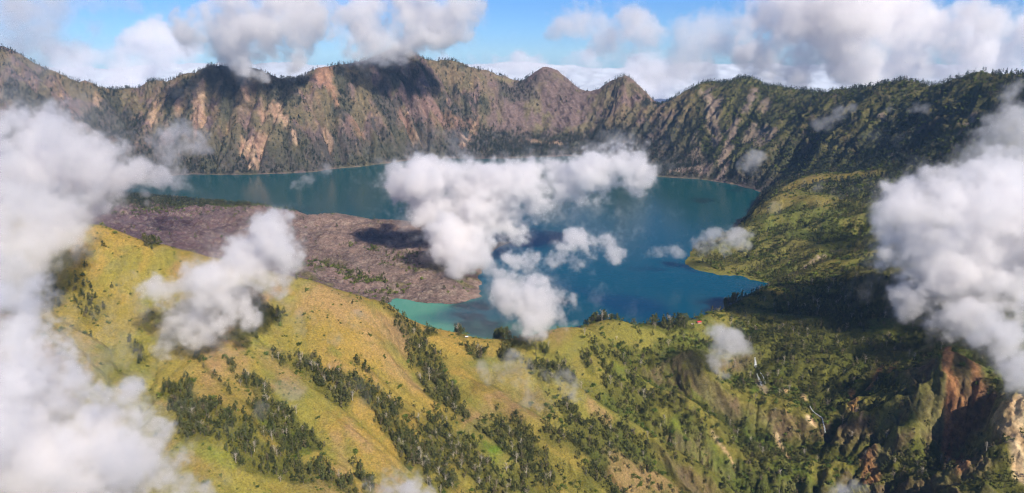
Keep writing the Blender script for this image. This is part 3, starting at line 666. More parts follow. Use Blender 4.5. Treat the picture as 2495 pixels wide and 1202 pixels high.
# single bushes scattered over the open grass
nb = 6500
bx_, by_ = rng.uniform(-900, 900, nb * 3), rng.uniform(650, 1750, nb * 3)
ok = (np.abs(bx_ / by_) < .78) & (height(bx_, by_) > -400) & (poly_sd(LAKE, bx_, by_) > 10)
bx_, by_ = bx_[ok][:nb], by_[ok][:nb]; cl = fbm(bx_, by_, 90, 3, 91); keep = cl > .49; bx_, by_ = bx_[keep], by_[keep]
tx = np.r_[tx, bx_]; ty = np.r_[ty, by_]; tz = np.r_[tz, height(bx_, by_)]; hgt = np.r_[hgt, rng.uniform(.8, 3.6, len(bx_)) ** 1.1]; kind = np.r_[kind, np.ones(len(bx_), int)]
t_far = np.r_[t_far, np.zeros(len(bx_))]; t_rw = np.r_[t_rw, np.zeros(len(bx_))]
vis = unseen_by(tx, ty, tz + hgt) < 1.0
tx, ty, tz, hgt, kind, t_far, t_rw = (a[vis] for a in (tx, ty, tz, hgt, kind, t_far, t_rw))
dist = np.sqrt(tx ** 2 + ty ** 2 + (CAM_H - tz) ** 2); app = hgt / dist
dep = ty * CP - (tz - CAM_H) * SP
ppx = 1247.5 + tx / dep * F; ppy = 601 - ((tz - CAM_H) * CP + ty * SP) / dep * F
inframe = (ppx > 5) & (ppx < 2490) & (ppy > 5) & (ppy < 1205)
clear = unseen_by(tx, ty, tz + hgt * .5) < 0
rot = rng.uniform(0, 6.28, len(tx))
single = np.zeros(len(tx), bool)
CLOUDED = [(-50, 250, 300, 700), (-50, 560, 170, 1300), (0, 850, 420, 1300), (330, 560, 760, 830), (2200, 400, 2600, 830), (2330, 700, 2600, 980)]
hid = np.zeros(len(tx), bool)
for a0, b0, a1, b1 in CLOUDED: hid |= (ppx > a0) & (ppx < a1) & (ppy > b0) & (ppy < b1)
for k, nmax in ((0, 300), (1, 300), (2, 120)):
    c = np.nonzero((kind == k) & inframe & clear & ~hid)[0]; c = c[np.argsort(-app[c])][:nmax]; single[c] = True
print('plants', len(tx), 'single', single.sum(), [int((kind == k).sum()) for k in range(3)])

def thing(name, label, cat, loc, rz, group):
    o = bpy.data.objects.new(name, None); COL.objects.link(o); o.location = loc; o.rotation_euler = (0, 0, rz); o.empty_display_size = .1
    return tag(o, label, cat, group)
NV = 6
protoA = [casuarina(100 + i) for i in range(NV)]; protoB = [shrub(200 + i) for i in range(NV)]; protoC = [dead(300 + i) for i in range(NV)]
def bare_mesh(name, VF, mat):
    o = make_mesh(name, VF[0], VF[1], mat, smooth=False); me = o.data; bpy.data.objects.remove(o); return me
meshA = [(bare_mesh('crown', a, F_CAS), bare_mesh('trunk', b_, BARK)) for a, b_ in protoA]
meshB = [(bare_mesh('foliage', a, F_SHRUB), bare_mesh('stem', b_, BARK)) for a, b_ in protoB]
meshC = [(bare_mesh('branch', a, DEAD), bare_mesh('trunk', b_, DEAD)) for a, b_ in protoC]
ZONES = [  # photo regions told apart by what they stand on
 (lambda x, y: (y < 850) & (x > 1340), 'along the grassy crest before the deep blue lake', 'on the crest before the lake'),
 (lambda x, y: (y < 850) & (x > 950), 'at the top of the spur above the turquoise cove', 'above the turquoise cove'),
 (lambda x, y: (x > 950) & (x < 1150) & (y < 1030), 'in the strip bordering the bare yellow spur', 'in the strip beside the yellow spur'),
 (lambda x, y: (x < 730) & (y > 900), 'in the wood on the lower slope beside the bright cloud bank', 'in the wood beside the cloud bank'),
 (lambda x, y: (x < 960) & (y > 860), 'in the wood crossing the yellow slope behind drifting mist', 'in the wood crossing the yellow slope'),
 (lambda x, y: (x < 960), 'alone on the upper yellow slope under the clouds', 'on the upper yellow slope'),
 (lambda x, y: (x < 1330), 'in the wood with pale dead trunks below the yellow slope', 'in the wood with dead trunks'),
 (lambda x, y: (x < 1600), 'in the wood around the tan bare patch', 'around the tan bare patch'),
 (lambda x, y: (x < 1950), 'on the green ribs beside the stream', 'on the green ribs beside the stream'),
 (lambda x, y: (x < 3000), 'on the gorge sides near the red cliff', 'on the gorge sides')]
WORDS = {0: ('casuarina_tree', 'dark green casuarina tree', 'tree', 'casuarina trees'), 1: ('shrub', 'low round green bush', 'bush', 'bushes'), 2: ('dead_tree', 'pale leafless dead tree', 'dead tree', 'dead trees')}
for i in np.nonzero(single)[0]:
    k = int(kind[i]); nm, lb, cat, grp = WORDS[k]
    for fn, where, gw in ZONES:
        if fn(ppx[i], ppy[i]): break
    o = thing(nm, lb + ' ' + where, cat, (tx[i], ty[i], tz[i] - .3), rot[i], grp + ' ' + gw)
    s_ = hgt[i]; wd = s_ * rng.uniform(.85, 1.35) * (1.25 if k == 1 else 1)
    o.scale = (wd, wd, s_)
    v = i % NV; ms = (meshA, meshB, meshC)[k][v]
    for pn, me in zip((('crown', 'trunk'), ('foliage', 'stem'), ('branches', 'trunk'))[k], ms):
        if k == 1 and pn == 'stem' : continue
        c = bpy.data.objects.new(pn, me); COL.objects.link(c); c.parent = o

# the woods: everything beyond those, too many to count
def mass(name, sel, protos, tint, label, cat):
    Vs, Fs, Cs = [], [], []; off = 0
    ids = np.nonzero(sel)[0]
    for v, (vv, ff) in enumerate(protos):
        s_ = ids[ids % len(protos) == v]
        if not len(s_): continue
        h = hgt[s_][:, None]; w_ = h * rng.uniform(.85, 1.4, len(s_))[:, None] * np.where(kind[s_] == 1, 1.2, 1)[:, None]
        cr, sr = np.cos(rot[s_])[:, None], np.sin(rot[s_])[:, None]
        x = (vv[:, 0] * cr - vv[:, 1] * sr) * w_ + tx[s_][:, None]; y = (vv[:, 0] * sr + vv[:, 1] * cr) * w_ + ty[s_][:, None]; z = vv[:, 2] * h + tz[s_][:, None] - .3
        Vs.append(np.stack([x, y, z], -1).reshape(-1, 3))
        Fs.append((ff[None] + (np.arange(len(s_)) * len(vv))[:, None, None]).reshape(-1, ff.shape[1]) + off); off += len(s_) * len(vv)
        t = tint(s_); Cs.append(np.repeat(t, len(vv), 0))
    if not Vs: return
    o = make_mesh(name, np.concatenate(Vs), np.concatenate(Fs), F_MASS, {'col': np.concatenate(Cs)}, smooth=False)
    tag(o, label, cat, kind='stuff')
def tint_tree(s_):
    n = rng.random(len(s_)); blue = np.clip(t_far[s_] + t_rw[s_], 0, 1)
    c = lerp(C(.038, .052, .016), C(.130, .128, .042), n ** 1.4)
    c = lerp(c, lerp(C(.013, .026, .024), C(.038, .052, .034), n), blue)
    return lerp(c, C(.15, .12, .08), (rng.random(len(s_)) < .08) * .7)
def tint_shrub(s_):
    return lerp(C(.05, .075, .016), C(.13, .16, .03), rng.random(len(s_)))
near_m = app > .0085
lowA = [casuarina(400 + i, 46, .085, 9)[0] for i in range(8)]; midA = [casuarina(420 + i, 150, .048, 14)[0] for i in range(8)]
lowB = [shrub(440 + i, 34, .2)[0] for i in range(6)]
rest = ~single
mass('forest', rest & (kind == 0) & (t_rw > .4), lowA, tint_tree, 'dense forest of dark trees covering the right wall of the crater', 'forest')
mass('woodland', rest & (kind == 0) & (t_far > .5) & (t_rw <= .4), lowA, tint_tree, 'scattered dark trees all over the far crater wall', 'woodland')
mass('trees', rest & (kind == 0) & (t_far <= .5) & (t_rw <= .4), midA, tint_tree, 'remaining dark green trees of the near woods and gullies', 'trees')
mass('undergrowth', rest & (kind == 1), lowB, tint_shrub, 'low green bushes and undergrowth over the slopes', 'undergrowth')
lowC = [join([dead(460 + i)[0], dead(460 + i)[1]]) for i in range(3)]
selC = rest & (kind == 2) & (app > .004)
if selC.any():
    mass('dead_trees', selC, lowC, lambda s_: lerp(C(.22, .18, .14), C(.45, .40, .32), rng.random(len(s_))), 'remaining pale dead trunks among the near woods', 'dead trees')
print('plants done', round(time.time() - T0, 1))

# ------------------------------------------------------------------ water courses and huts
m, nt, b = mat_new('white_water'); b.inputs['Roughness'].default_value = .5
N = nt.nodes.new; n = N('ShaderNodeTexNoise'); n.inputs['Scale'].default_value = .9; n.inputs['Detail'].default_value = 4; cr = N('ShaderNodeValToRGB')
cr.color_ramp.elements[0].color = (.16, .17, .16, 1); cr.color_ramp.elements[0].position = .35; cr.color_ramp.elements[1].color = (.40, .42, .42, 1); cr.color_ramp.elements[1].position = .6
geo = N('ShaderNodeNewGeometry'); nt.links.new(geo.outputs['Position'], n.inputs['Vector']); nt.links.new(n.outputs[0], cr.inputs[0]); nt.links.new(cr.outputs[0], b.inputs['Base Color']); FOAM = m
def ribbon(name, pix, w, label, cat, kind=None, lift=1.2, parent=None):
    P = np.array([hit(*p) for p in pix]); out = []
    for a in range(len(P) - 1):
        for t in np.linspace(0, 1, 10, endpoint=False): out.append(P[a] * (1 - t) + P[a + 1] * t)
    out = np.array(out + [P[-1]]); d = np.gradient(out[:, :2], axis=0); d /= np.linalg.norm(d, axis=1)[:, None] + 1e-9
    nrm = np.c_[-d[:, 1], d[:, 0]]; R = np.random.default_rng(len(pix)); ww = w * R.uniform(.25, .9, len(out)); V = []
    for sgn in (-1, -.33, .33, 1):
        xy = out[:, :2] + nrm * (ww * sgn)[:, None] + R.normal(size=(len(out), 2)) * w * .12
        V.append(np.c_[xy, np.maximum(height(xy[:, 0], xy[:, 1]), out[:, 2]) + lift + (1 - abs(sgn)) * .5])
    V = np.concatenate(V); n_ = len(out)
    Fq = np.array([[a * n_ + i, (a + 1) * n_ + i, (a + 1) * n_ + i + 1, a * n_ + i + 1] for a in range(3) for i in range(n_ - 1)])
    o = make_mesh(name, V, Fq, FOAM)
    return tag(o, label, cat, kind=kind)
ribbon('waterfall', [(1838, 876), (1840, 888), (1841, 902)], 3.6, 'upper white waterfall dropping over the grassy step under the small smoky cloud', 'waterfall', lift=5)
ribbon('waterfall', [(1842, 914), (1848, 926), (1856, 945)], 3.0, 'lower white cascade running in braids over grey rock below the first fall', 'waterfall', lift=4)
ribbon('waterfall', [(1852, 912), (1860, 924), (1864, 940)], 1.6, 'thin side thread of white water beside the lower cascade', 'waterfall', lift=4)
ribbon('stream', [(1972, 995), (1980, 1008), (2003, 1026), (2006, 1040), (2010, 1062)], 2.0, 'narrow white stream squeezing through the gorge at the foot of dark cliffs', 'stream', lift=5)
def box(x0, x1, y0, y1, z0, z1):
    V = np.array([(x, y, z) for z in (z0, z1) for y in (y0, y1) for x in (x0, x1)], float)
    return V, np.array([(0, 2, 3, 1), (4, 5, 7, 6), (0, 1, 5, 4), (2, 6, 7, 3), (0, 4, 6, 2), (1, 3, 7, 5)])
def flat_mat(name, c, rough=.8, sc_=1.5, v=.25):
    m, nt, b = mat_new(name); N = nt.nodes.new; n = N('ShaderNodeTexNoise'); n.inputs['Scale'].default_value = sc_; n.inputs['Detail'].default_value = 5; cr = N('ShaderNodeValToRGB')
    cr.color_ramp.elements[0].color = (*[q * (1 - v) for q in c], 1); cr.color_ramp.elements[1].color = (*[min(1, q * (1 + v)) for q in c], 1)
    nt.links.new(n.outputs[0], cr.inputs[0]); nt.links.new(cr.outputs[0], b.inputs['Base Color']); b.inputs['Roughness'].default_value = rough; return m
def hut(px, py, w, d, h, rz, roofc, wallc, label, open_front=False):
    p = hit(px, py); t = thing('hut', label, 'hut', (p[0], p[1], height(p[0], p[1]) - .3), rz, None)
    mw, mr_, md = flat_mat('hut_wall', wallc), flat_mat('hut_roof', roofc, .5), flat_mat('hut_timber', (.08, .05, .035))
    if open_front:
        for sx in (-1, 1):
            for sy in (-1, 1): make_mesh('post', *box(sx * w * .45 - .12, sx * w * .45 + .12, sy * d * .45 - .12, sy * d * .45 + .12, 0, h), md, smooth=False, parent=t)
        make_mesh('wall', *box(-w / 2, w / 2, d * .45 + .13, d * .45 + .3, 0, h * .95), mw, smooth=False, parent=t)
    else:
        make_mesh('wall', *join([box(-w / 2, w / 2, -d / 2, d / 2, 0, h), box(-w / 2 - .3, w / 2 + .3, -d / 2 - .3, d / 2 + .3, -1.5, -.01)]), mw, smooth=False, parent=t)
        make_mesh('door', *box(-w * .3, -w * .12, -d / 2 - .08, -d / 2 - .01, .05, 2.1), md, smooth=False, parent=t)
        make_mesh('window', *box(w * .08, w * .3, -d / 2 - .06, -d / 2 - .01, 1.0, 1.9), md, smooth=False, parent=t)
    e = .6; rh = h + .32 * d; th_ = .18
    V = np.array([(x, y, z) for x in (-w / 2 - e, w / 2 + e) for y, z in ((-d / 2 - e, h - .15), (0, rh), (d / 2 + e, h - .15), (d / 2 + e, h - .15 + th_), (0, rh + th_), (-d / 2 - e, h - .15 + th_))])
    Fr = np.array([(0, 1, 4, 5), (1, 2, 3, 4), (6, 11, 10, 7), (7, 10, 9, 8), (0, 6, 7, 1), (1, 7, 8, 2), (5, 4, 10, 11), (4, 3, 9, 10), (0, 5, 11, 6), (2, 8, 9, 3)])
    make_mesh('roof', V, Fr, mr_, smooth=False, parent=t)
    return t
hut(1703, 787, 9, 6, 2.8, .25, (.55, .045, .05), (.45, .3, .22), 'small hut with a bright red roof among trees on the lake crest')
hut(1688, 792, 5, 4, 2.2, -.2, (.62, .5, .42), (.4, .33, .28), 'little open shelter with a pale roof beside the red roofed hut', True)
hut(1137, 823, 6, 4, 2.2, .1, (.62, .62, .60), (.5, .5, .48), 'small open shelter with a whitish roof on the grassy crest by the cove', True)

# ------------------------------------------------------------------ clouds (3D density fields sampled on a grid)
NZ = 128
k = np.fft.fftfreq(NZ) * NZ; kr = np.fft.rfftfreq(NZ) * NZ
kk = np.sqrt(k[:, None, None] ** 2 + k[None, :, None] ** 2 + kr[None, None, :] ** 2); kk[0, 0, 0] = 1
FF = np.fft.rfftn(rng.standard_normal((NZ, NZ, NZ))) * kk ** -1.82 * (kk > 2)
nz3 = np.fft.irfftn(FF, s=(NZ, NZ, NZ)); nz3 = (nz3 / nz3.std()).astype('f4')
def cloud_material(density, aniso=.15, colour=(.985, .975, .98)):
    m = bpy.data.materials.new('cloud_droplets'); m.use_nodes = True; nt = m.node_tree; nt.nodes.clear()
    out = nt.nodes.new('ShaderNodeOutputMaterial'); pv = nt.nodes.new('ShaderNodeVolumePrincipled')
    pv.inputs['Color'].default_value = (*colour, 1); pv.inputs['Density'].default_value = density; pv.inputs['Anisotropy'].default_value = aniso
    nt.links.new(pv.outputs[0], out.inputs['Volume']); return m
def cloud(name, label, anchors, Yd=None, dens=.05, amp=.30, sharp=3.0, vox=1.25, kids=5, flat=.8, seed=0, deep=1.0, thr=0.0, veil=.20, group=None, cat='cloud'):
    """anchors: (px, py, radius px[, forward distance])"""
    R = np.random.default_rng(1000 + seed); P = []
    for a in anchors:
        Y = a[3] if len(a) > 3 else Yd
        c = at(a[0], a[1], Y); r = a[2] * Y / F * 1.38
        c = c + np.array([0, R.normal() * r * .35 * deep, 0])
        P.append((*c, r))
        for j in range(kids):
            d = R.normal(size=3); d /= np.linalg.norm(d); d[2] = d[2] * flat + .12
            q = r * R.uniform(.38, .68)
            P.append((*(c + d * r * R.uniform(.6, .95)), q))
            for jj in range(2):
                e = R.normal(size=3); e /= np.linalg.norm(e)
                P.append((*(c + d * r * .85 + e * q * .9), q * R.uniform(.35, .6)))
    P = np.array(P); Ym = P[:, 1].mean(); h = Ym * 2.437 / F * vox
    mn = (P[:, :3] - P[:, 3:4] * 1.6).min(0); mx = (P[:, :3] + P[:, 3:4] * 1.6).max(0)
    n = np.ceil((mx - mn) / h).astype(int) + 1; mx = mn + (n - 1) * h
    Dn = np.zeros(n, 'f4'); Hn = np.zeros(n, 'f4'); axs = [mn[a] + np.arange(n[a]) * h for a in range(3)]
    for x, y, z, r in P:
        c = (x, y, z)
        sl = tuple(slice(max(0, int((c[a] - 1.9 * r - mn[a]) / h)), min(n[a], int((c[a] + 1.9 * r - mn[a]) / h) + 2)) for a in range(3))
        d2 = ((axs[0][sl[0]] - x) ** 2)[:, None, None] + ((axs[1][sl[1]] - y) ** 2)[None, :, None] + (((axs[2][sl[2]] - z) / .9) ** 2)[None, None, :]
        w_ = np.clip(1 - d2 / (1.32 * r) ** 2, 0, 1); Dn[sl] += (w_ * w_).astype('f4')
        w_ = np.clip(1 - d2 / (1.85 * r) ** 2, 0, 1); np.maximum(Hn[sl], w_.astype('f4'), out=Hn[sl])
    env = np.clip(Dn, 0, None); env = env / (env + .55) * 1.5 - .5            # 0 near the rim of a lone puff, rising where puffs merge
    off = R.integers(0, NZ, 3)
    nn = nz3[np.ix_(*[(np.arange(n[a]) + off[a]) % NZ for a in range(3)])]
    Dn = np.where(Dn > 1e-3, env + amp * 1.8 * nn * (1.15 - .6 * np.clip(env, 0, 1)), -1)
    Dn = np.clip((Dn - thr) * sharp * .55, 0, 1) ** 1.9 + veil * np.clip(Hn * 1.1 - .62 + .34 * nn, 0, 1)
    # fade at the sides of the grid so nothing is cut off
    for a in range(3):
        e = np.clip(np.minimum(np.arange(n[a]), np.arange(n[a])[::-1]) / 4., 0, 1).astype('f4'); Dn *= e.reshape([-1 if b_ == a else 1 for b_ in range(3)])
    me = bpy.data.meshes.new(name); me.vertices.add(Dn.size)
    me.attributes.new('dens', 'FLOAT', 'POINT').data.foreach_set('value', Dn.ravel(order='F'))
    o = bpy.data.objects.new(name, me); COL.objects.link(o); tag(o, label, cat, group, 'thing')
    mat = cloud_material(dens * .62); me.materials.append(mat)
    ng = bpy.data.node_groups.new(name + '_density', 'GeometryNodeTree')
    ng.interface.new_socket('Geometry', in_out='INPUT', socket_type='NodeSocketGeometry'); ng.interface.new_socket('Geometry', in_out='OUTPUT', socket_type='NodeSocketGeometry')
    N = ng.nodes.new; L = ng.links.new; I = N('NodeGroupInput'); O = N('NodeGroupOutput'); vc_ = N('GeometryNodeVolumeCube')
    vc_.inputs['Min'].default_value = mn; vc_.inputs['Max'].default_value = mx
    for a, v in zip('XYZ', n): vc_.inputs['Resolution ' + a].default_value = int(v)
    def vm(op, a, b_=None):
        q = N('ShaderNodeVectorMath'); q.operation = op; L(a, q.inputs[0])
        if b_ is not None: q.inputs[1].default_value = b_
        return q.outputs['Value'] if op == 'DOT_PRODUCT' else q.outputs[0]
    v = vm('SUBTRACT', N('GeometryNodeInputPosition').outputs[0], tuple(mn)); v = vm('DIVIDE', v, (h, h, h)); v = vm('ADD', v, (.5, .5, .5)); v = vm('FLOOR', v)
    v = vm('DOT_PRODUCT', v, (1, float(n[0]), float(n[0] * n[1])))
    si = N('GeometryNodeSampleIndex'); si.data_type = 'FLOAT'; si.domain = 'POINT'
    na = N('GeometryNodeInputNamedAttribute'); na.data_type = 'FLOAT'; na.inputs[0].default_value = 'dens'
    L(I.outputs[0], si.inputs['Geometry']); L(na.outputs[0], si.inputs['Value']); L(v, si.inputs['Index']); L(si.outputs[0], vc_.inputs['Density'])
    sm = N('GeometryNodeSetMaterial'); sm.inputs['Material'].default_value = mat; L(vc_.outputs[0], sm.inputs[0]); L(sm.outputs[0], O.inputs[0])
    o.modifiers.new('density', 'NODES').node_group = ng
    print('  cloud', n, Dn.size)
    return o
# over and behind the rim
cloud('cloud', 'grey veil of cloud filling the sky over the far left peak', [(40, 30, 85), (140, 45, 70), (-60, 60, 90), (60, 105, 50), (190, 80, 45), (230, 30, 35), (150, 120, 32), (290, 20, 24), (330, 15, 14)], 5600, dens=.004, amp=.42, sharp=1.4, seed=1, vox=1.7)
cloud('cloud', 'small bright white cumulus in the gap above the saddle', [(335, 105, 24), (375, 92, 30), (420, 100, 28), (450, 118, 20), (300, 118, 16)], 9000, dens=.012, amp=.22, seed=2, vox=1.7)
cloud('cloud', 'large white cloud touching the rim above the forested spur', [(500, 75, 42), (560, 60, 60), (640, 30, 70), (720, 5, 55), (600, 100, 52), (680, 95, 45), (540, 120, 28), (620, 140, 26), (700, 140, 26), (745, 60, 28), (470, 60, 18), (580, 155, 14)], 4150, dens=.020, amp=.32, sharp=2.2, seed=3, vox=1.5)
cloud('cloud', 'tall white cloud sitting on the highest peak', [(865, 85, 40), (920, 70, 52), (980, 40, 58), (1050, 20, 60), (1110, 40, 40), (1150, 15, 22), (960, 105, 34), (905, 120, 26), (850, 125, 18), (1010, 110, 20), (1060, 85, 30)], 4450, dens=.020, amp=.30, sharp=2.4, seed=4, vox=1.5)
cloud('cloud', 'ragged cloud hanging above the pointed middle peak', [(1370, 60, 26), (1410, 45, 34), (1455, 35, 30), (1490, 15, 18), (1350, 80, 14)], 6500, dens=.008, amp=.36, sharp=2.0, seed=5, vox=1.7)
cloud('cloud', 'round cloud above the gap beside the dome shaped peak', [(1500, 95, 32), (1550, 75, 42), (1590, 95, 32), (1560, 125, 36), (1510, 130, 24)], 6500, dens=.009, amp=.32, sharp=2.2, seed=6, vox=1.7)
cloud('cloud', 'loose greyish cloud over the saddle with drifting mist', [(1670, 70, 24), (1730, 60, 30), (1700, 110, 38), (1760, 130, 34), (1680, 160, 40), (1620, 180, 34), (1770, 80, 22)], 6500, dens=.006, amp=.36, sharp=1.8, seed=7, vox=1.8)
cloud('cloud', 'huge white cumulus towering over the right rim', [(1850, 95, 42), (1880, 150, 46), (1925, 45, 60), (2000, 15, 66), (2070, 45, 66), (2150, 35, 72), (2240, 55, 60), (2320, 70, 50), (2400, 80, 48), (2480, 95, 56), (1990, 110, 60), (2100, 115, 60), (2220, 130, 55), (2340, 130, 50), (2440, 150, 40), (1960, 175, 36), (2080, 180, 34), (2560, 110, 60)], 6000, dens=.014, amp=.27, sharp=2.8, seed=8, vox=1.8)
cloud('cloud', 'low bank of pale cloud behind the left saddle', [(170, 150, 34), (230, 165, 38), (300, 185, 38), (270, 135, 26), (350, 160, 30), (410, 145, 26), (460, 150, 22), (330, 210, 26), (140, 120, 24), (240, 205, 30)], 8200, dens=.008, amp=.30, sharp=2.0, seed=9, vox=2.0)
cloud('cloud', 'low line of pale cloud behind the middle peaks', [(1090, 150, 22), (1140, 160, 24), (1190, 165, 26), (1250, 165, 26), (1310, 170, 22), (1390, 190, 34), (1440, 170, 34), (1490, 180, 34), (1550, 190, 34), (1610, 205, 34), (1660, 195, 32), (1590, 160, 22), (1420, 140, 16)], 7600, dens=.010, amp=.28, sharp=2.0, seed=10, vox=2.0)
cloud('cloud', 'thin flat streak of cloud over the far horizon', [(1080, 118, 9), (1120, 112, 9), (1160, 116, 10), (1200, 110, 10), (1240, 116, 9), (1280, 120, 10), (1320, 116, 9), (1200, 90, 12), (1250, 84, 10)], 9500, dens=.003, amp=.30, sharp=1.4, seed=11, vox=2.0, flat=.3)
# inside the crater
cloud('cloud', 'large white cloud floating over the middle of the lake', [(965, 432, 34), (1045, 440, 46), (1130, 455, 52), (1215, 465, 50), (1290, 445, 42), (1360, 425, 38), (1430, 405, 36), (1490, 405, 40), (1545, 400, 34), (1545, 440, 30), (1060, 505, 44), (1130, 525, 50), (1210, 530, 44), (1290, 505, 38), (1380, 480, 34), (1460, 465, 34), (1110, 585, 44, 2060), (1150, 620, 34, 2000), (1080, 560, 34, 2100), (1190, 590, 28, 2060), (1120, 640, 30, 1980), (1180, 625, 30, 2000), (1090, 610, 34, 2020), (1000, 470, 34), (1170, 490, 50), (1260, 560, 26)], 2200, dens=.075, amp=.22, sharp=2.6, seed=12, vox=1.35)
cloud('cloud', 'white cloud trailing down from the lake to the crest trees', [(1410, 592, 24), (1460, 600, 26), (1500, 625, 18), (1360, 625, 26), (1400, 650, 20), (1300, 635, 24), (1240, 640, 22), (1200, 655, 22), (1215, 700, 30, 1560), (1255, 735, 38, 1500), (1310, 725, 38, 1500), (1350, 745, 34, 1480), (1380, 775, 18, 1440), (1290, 780, 34, 1440), (1300, 815, 20, 1400), (1310, 770, 30, 1440), (1240, 690, 26, 1560)], 1640, dens=.075, amp=.25, sharp=2.6, seed=13, vox=1.35)
cloud('cloud', 'white cloud over the top of the yellow slope and lava field', [(675, 545, 26), (690, 590, 34), (640, 610, 36), (705, 640, 30), (590, 600, 22), (590, 660, 46), (520, 690, 48), (450, 705, 44), (390, 700, 32), (640, 690, 42), (520, 760, 42), (450, 775, 42), (420, 830, 32), (390, 860, 22), (560, 730, 40), (490, 810, 30), (640, 560, 26), (610, 640, 44), (700, 600, 34), (670, 660, 40), (400, 770, 30), (600, 780, 24)], 1130, dens=.095, amp=.24, sharp=2.2, seed=14, vox=1.5)
cloud('cloud', 'great white cloud bank covering the left end of the lake', [(140, 320, 40), (190, 345, 44), (100, 360, 62), (220, 400, 60), (150, 420, 80), (40, 430, 90), (290, 395, 34), (10, 540, 95, 1150), (90, 520, 70, 1150), (330, 430, 28), (380, 440, 24), (250, 450, 46), (-80, 500, 100, 1150), (40, 620, 60, 1080), (-20, 700, 60, 1000), (180, 500, 44, 1200), (120, 590, 36, 1120)], 1650, dens=.045, amp=.27, sharp=2.2, seed=15, vox=1.6)
cloud('cloud', 'curled puff of cloud rising before the far left shore', [(400, 345, 22), (435, 335, 28), (475, 345, 26), (500, 360, 12), (425, 380, 28), (430, 420, 26), (445, 450, 16), (385, 425, 20), (355, 470, 8), (355, 495, 6)], 2300, dens=.020, amp=.34, sharp=1.8, seed=16, vox=1.4)
cloud('cloud', 'bright cloud bank covering the lower left corner', [(-20, 800, 90), (0, 930, 110), (60, 1060, 130), (180, 1130, 110), (250, 1060, 70), (330, 1080, 60), (370, 1140, 60), (300, 1010, 44), (440, 1190, 40), (500, 1200, 24), (270, 960, 36), (390, 1060, 30), (140, 960, 50), (-100, 1100, 150), (300, 1200, 80)], 620, dens=.10, amp=.28, sharp=1.8, seed=17, vox=2.0)
cloud('cloud', 'thin mist curling along the left edge of the yellow slope', [(160, 620, 40), (100, 660, 30), (240, 640, 30), (300, 680, 26), (280, 820, 34), (240, 770, 26), (310, 860, 28), (360, 900, 20), (130, 720, 24), (330, 750, 20)], 1000, dens=.014, amp=.40, sharp=1.2, seed=18, vox=1.7)
cloud('cloud', 'big white cloud bank over the right side of the valley', [(2175, 520, 40), (2220, 480, 46), (2150, 560, 34), (2280, 530, 66), (2370, 500, 66), (2460, 470, 70), (2230, 600, 56), (2320, 620, 76), (2430, 590, 86), (2520, 560, 90), (2170, 600, 30), (2390, 420, 30), (2300, 440, 34)], 1430, dens=.06, amp=.26, sharp=2.6, seed=19, vox=1.6)
cloud('cloud', 'white cloud spilling down in front of the red cliff', [(2240, 740, 38, 1400), (2290, 720, 50, 1400), (2370, 710, 56, 1390), (2450, 720, 60, 1340), (2300, 775, 38, 1330), (2370, 785, 42, 1290), (2450, 820, 50, 1160), (2480, 890, 38, 1070), (2500, 940, 28, 1010), (2520, 800, 60, 1200), (2220, 765, 22, 1400), (2400, 840, 28, 1200)], dens=.06, amp=.27, sharp=2.4, seed=20, vox=1.6)
cloud('cloud', 'soft grey cloud climbing the forest on the right', [(2440, 330, 34), (2480, 290, 36), (2470, 220, 20), (2400, 370, 30), (2440, 390, 34), (2490, 370, 40), (2520, 310, 50), (2380, 400, 22)], 1800, dens=.020, amp=.36, sharp=1.6, seed=21, vox=1.6)
cloud('cloud', 'small wisp of cloud over the lake near the far shore', [(725, 458, 12), (750, 448, 14), (775, 430, 15), (795, 415, 10), (735, 465, 10)], 2800, dens=.018, amp=.40, sharp=1.6, seed=22, vox=1.2)
cloud('cloud', 'small puff of cloud above the headland shore', [(1725, 600, 22), (1765, 592, 22), (1795, 585, 20), (1745, 575, 14), (1810, 605, 12), (1700, 590, 10)], 2050, dens=.030, amp=.38, sharp=1.8, seed=23, vox=1.2)
cloud('cloud', 'tiny flat puff low over the lake by the headland', [(1605, 612, 12), (1635, 610, 14), (1655, 620, 9), (1585, 622, 8)], 2050, dens=.025, amp=.38, sharp=1.8, seed=24, vox=1.2)
cloud('cloud', 'small cloud before the rocky foot of the right wall', [(1815, 400, 15), (1840, 390, 16), (1830, 420, 14), (1860, 385, 8)], 3000, dens=.014, amp=.36, sharp=1.8, seed=25, vox=1.2)
cloud('cloud', 'small grey puff against the upper forest', [(2005, 305, 16), (2030, 300, 10), (2055, 275, 12), (2075, 265, 8)], 3100, dens=.011, amp=.38, sharp=1.6, seed=26, vox=1.2)
cloud('cloud', 'tiny puff in the dark hollow of the upper forest', [(2240, 262, 11), (2255, 270, 10), (2165, 268, 8), (2222, 272, 6)], 2600, dens=.012, amp=.38, sharp=1.6, seed=27, vox=1.2)
cloud('cloud', 'small smoky cloud over the grass above the waterfall', [(1740, 815, 20), (1765, 835, 28), (1790, 860, 26), (1760, 885, 22), (1830, 858, 14), (1780, 815, 12), (1765, 915, 12)], 1340, dens=.045, amp=.34, sharp=1.7, seed=28, vox=1.25)
cloud('cloud', 'thin cloud drifting over the yellow slope below the crest', [(1210, 905, 26), (1260, 925, 32), (1310, 945, 34), (1370, 935, 28), (1400, 955, 20), (1330, 985, 20), (1250, 870, 16), (1180, 895, 14), (1290, 975, 18)], 1210, dens=.026, amp=.42, sharp=1.3, seed=29, vox=1.4)
cloud('cloud', 'small cloud rising from the bottom edge of the slope', [(920, 1190, 24), (960, 1175, 30), (1000, 1190, 28), (1040, 1200, 18), (960, 1215, 40)], 800, dens=.11, amp=.28, sharp=1.8, seed=30, vox=1.4)
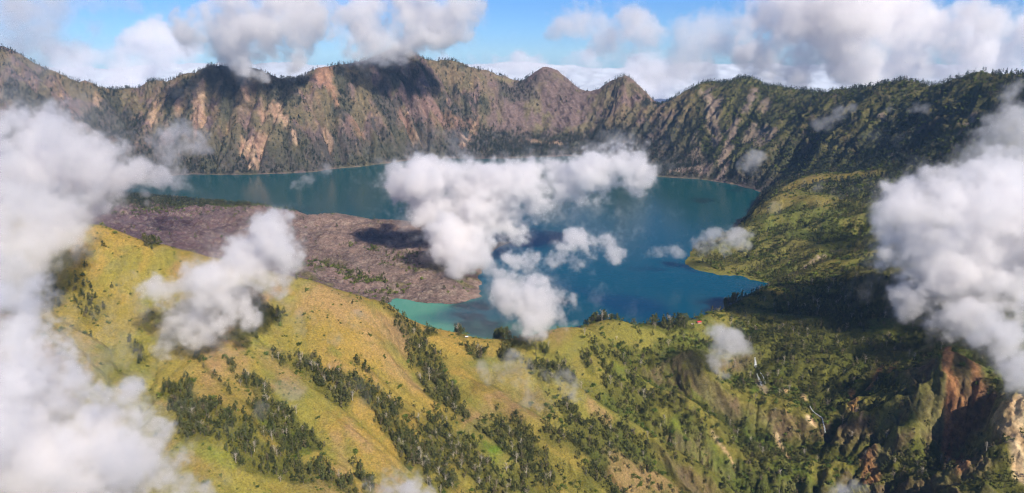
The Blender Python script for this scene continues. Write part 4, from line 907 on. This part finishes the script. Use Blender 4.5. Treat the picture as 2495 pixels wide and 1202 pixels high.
cloud('cloud', 'faint mist over the brown shoulder of the spur', [(780, 775, 18), (820, 790, 22), (860, 785, 18), (820, 820, 16), (880, 780, 12)], 1250, dens=.014, amp=.42, sharp=1.2, seed=31, vox=1.4)
cloud('cloud', 'faint mist in front of the middle wood', [(700, 950, 20), (730, 945, 18), (850, 950, 22), (890, 970, 26), (860, 1000, 20), (640, 1000, 16)], 1020, dens=.014, amp=.42, sharp=1.2, seed=32, vox=1.4)
cloud('cloud', 'little white puff against the dark top of the far wall', [(605, 183, 10), (630, 190, 12), (650, 192, 8)], 4050, dens=.02, amp=.34, sharp=2.0, seed=33, vox=1.1)
cloud('cloud', 'small cloud at the bottom of the gorge', [(2040, 1195, 20), (2070, 1200, 24), (2100, 1205, 16)], 850, dens=.05, amp=.36, sharp=1.6, seed=34, vox=1.4)
cloud('cloud', 'thin shreds of mist over the headland plateau', [(1890, 510, 14), (1985, 460, 14), (2040, 475, 12), (1965, 445, 10), (2080, 460, 10)], 2500, dens=.008, amp=.42, sharp=1.3, seed=35, vox=1.3)
cloud('cloud', 'veil of mist over the far left slope of the crater', [(60, 200, 60), (0, 260, 80), (130, 250, 60), (200, 280, 45), (-60, 160, 50), (100, 160, 40)], 3300, dens=.0030, amp=.34, sharp=1.0, seed=36, vox=2.2)
cloud('cloud', 'wisps tangled in the summit of the highest peak', [(960, 135, 14), (990, 120, 14), (880, 140, 16), (1020, 130, 12), (840, 150, 12), (545, 150, 10), (500, 150, 8)], 4500, dens=.010, amp=.42, sharp=1.5, seed=37, vox=1.4)
print('clouds done', round(time.time() - T0, 1))

# ------------------------------------------------------------------ air
def haze(density):
    x0, x1, y0, y1, z0, z1 = -6500, 6500, -300, 7500, float(Zm.min()) - 400, float(Zm.max()) + 60
    V = [(x, y, z) for z in (z0, z1) for y in (y0, y1) for x in (x0, x1)]
    Fq = [(0, 2, 3, 1), (4, 5, 7, 6), (0, 1, 5, 4), (2, 6, 7, 3), (0, 4, 6, 2), (1, 3, 7, 5)]
    m = bpy.data.materials.new('air'); m.use_nodes = True; nt = m.node_tree; nt.nodes.clear()
    out = nt.nodes.new('ShaderNodeOutputMaterial'); pv = nt.nodes.new('ShaderNodeVolumePrincipled')
    pv.inputs['Color'].default_value = (.36, .60, 1.0, 1); pv.inputs['Density'].default_value = density; pv.inputs['Anisotropy'].default_value = 0
    nt.links.new(pv.outputs[0], out.inputs['Volume'])
    tag(make_mesh('haze', V, Fq, m, smooth=False), 'thin blue air between the viewer and the far crater wall', 'haze', kind='stuff')
haze(2.0e-5)
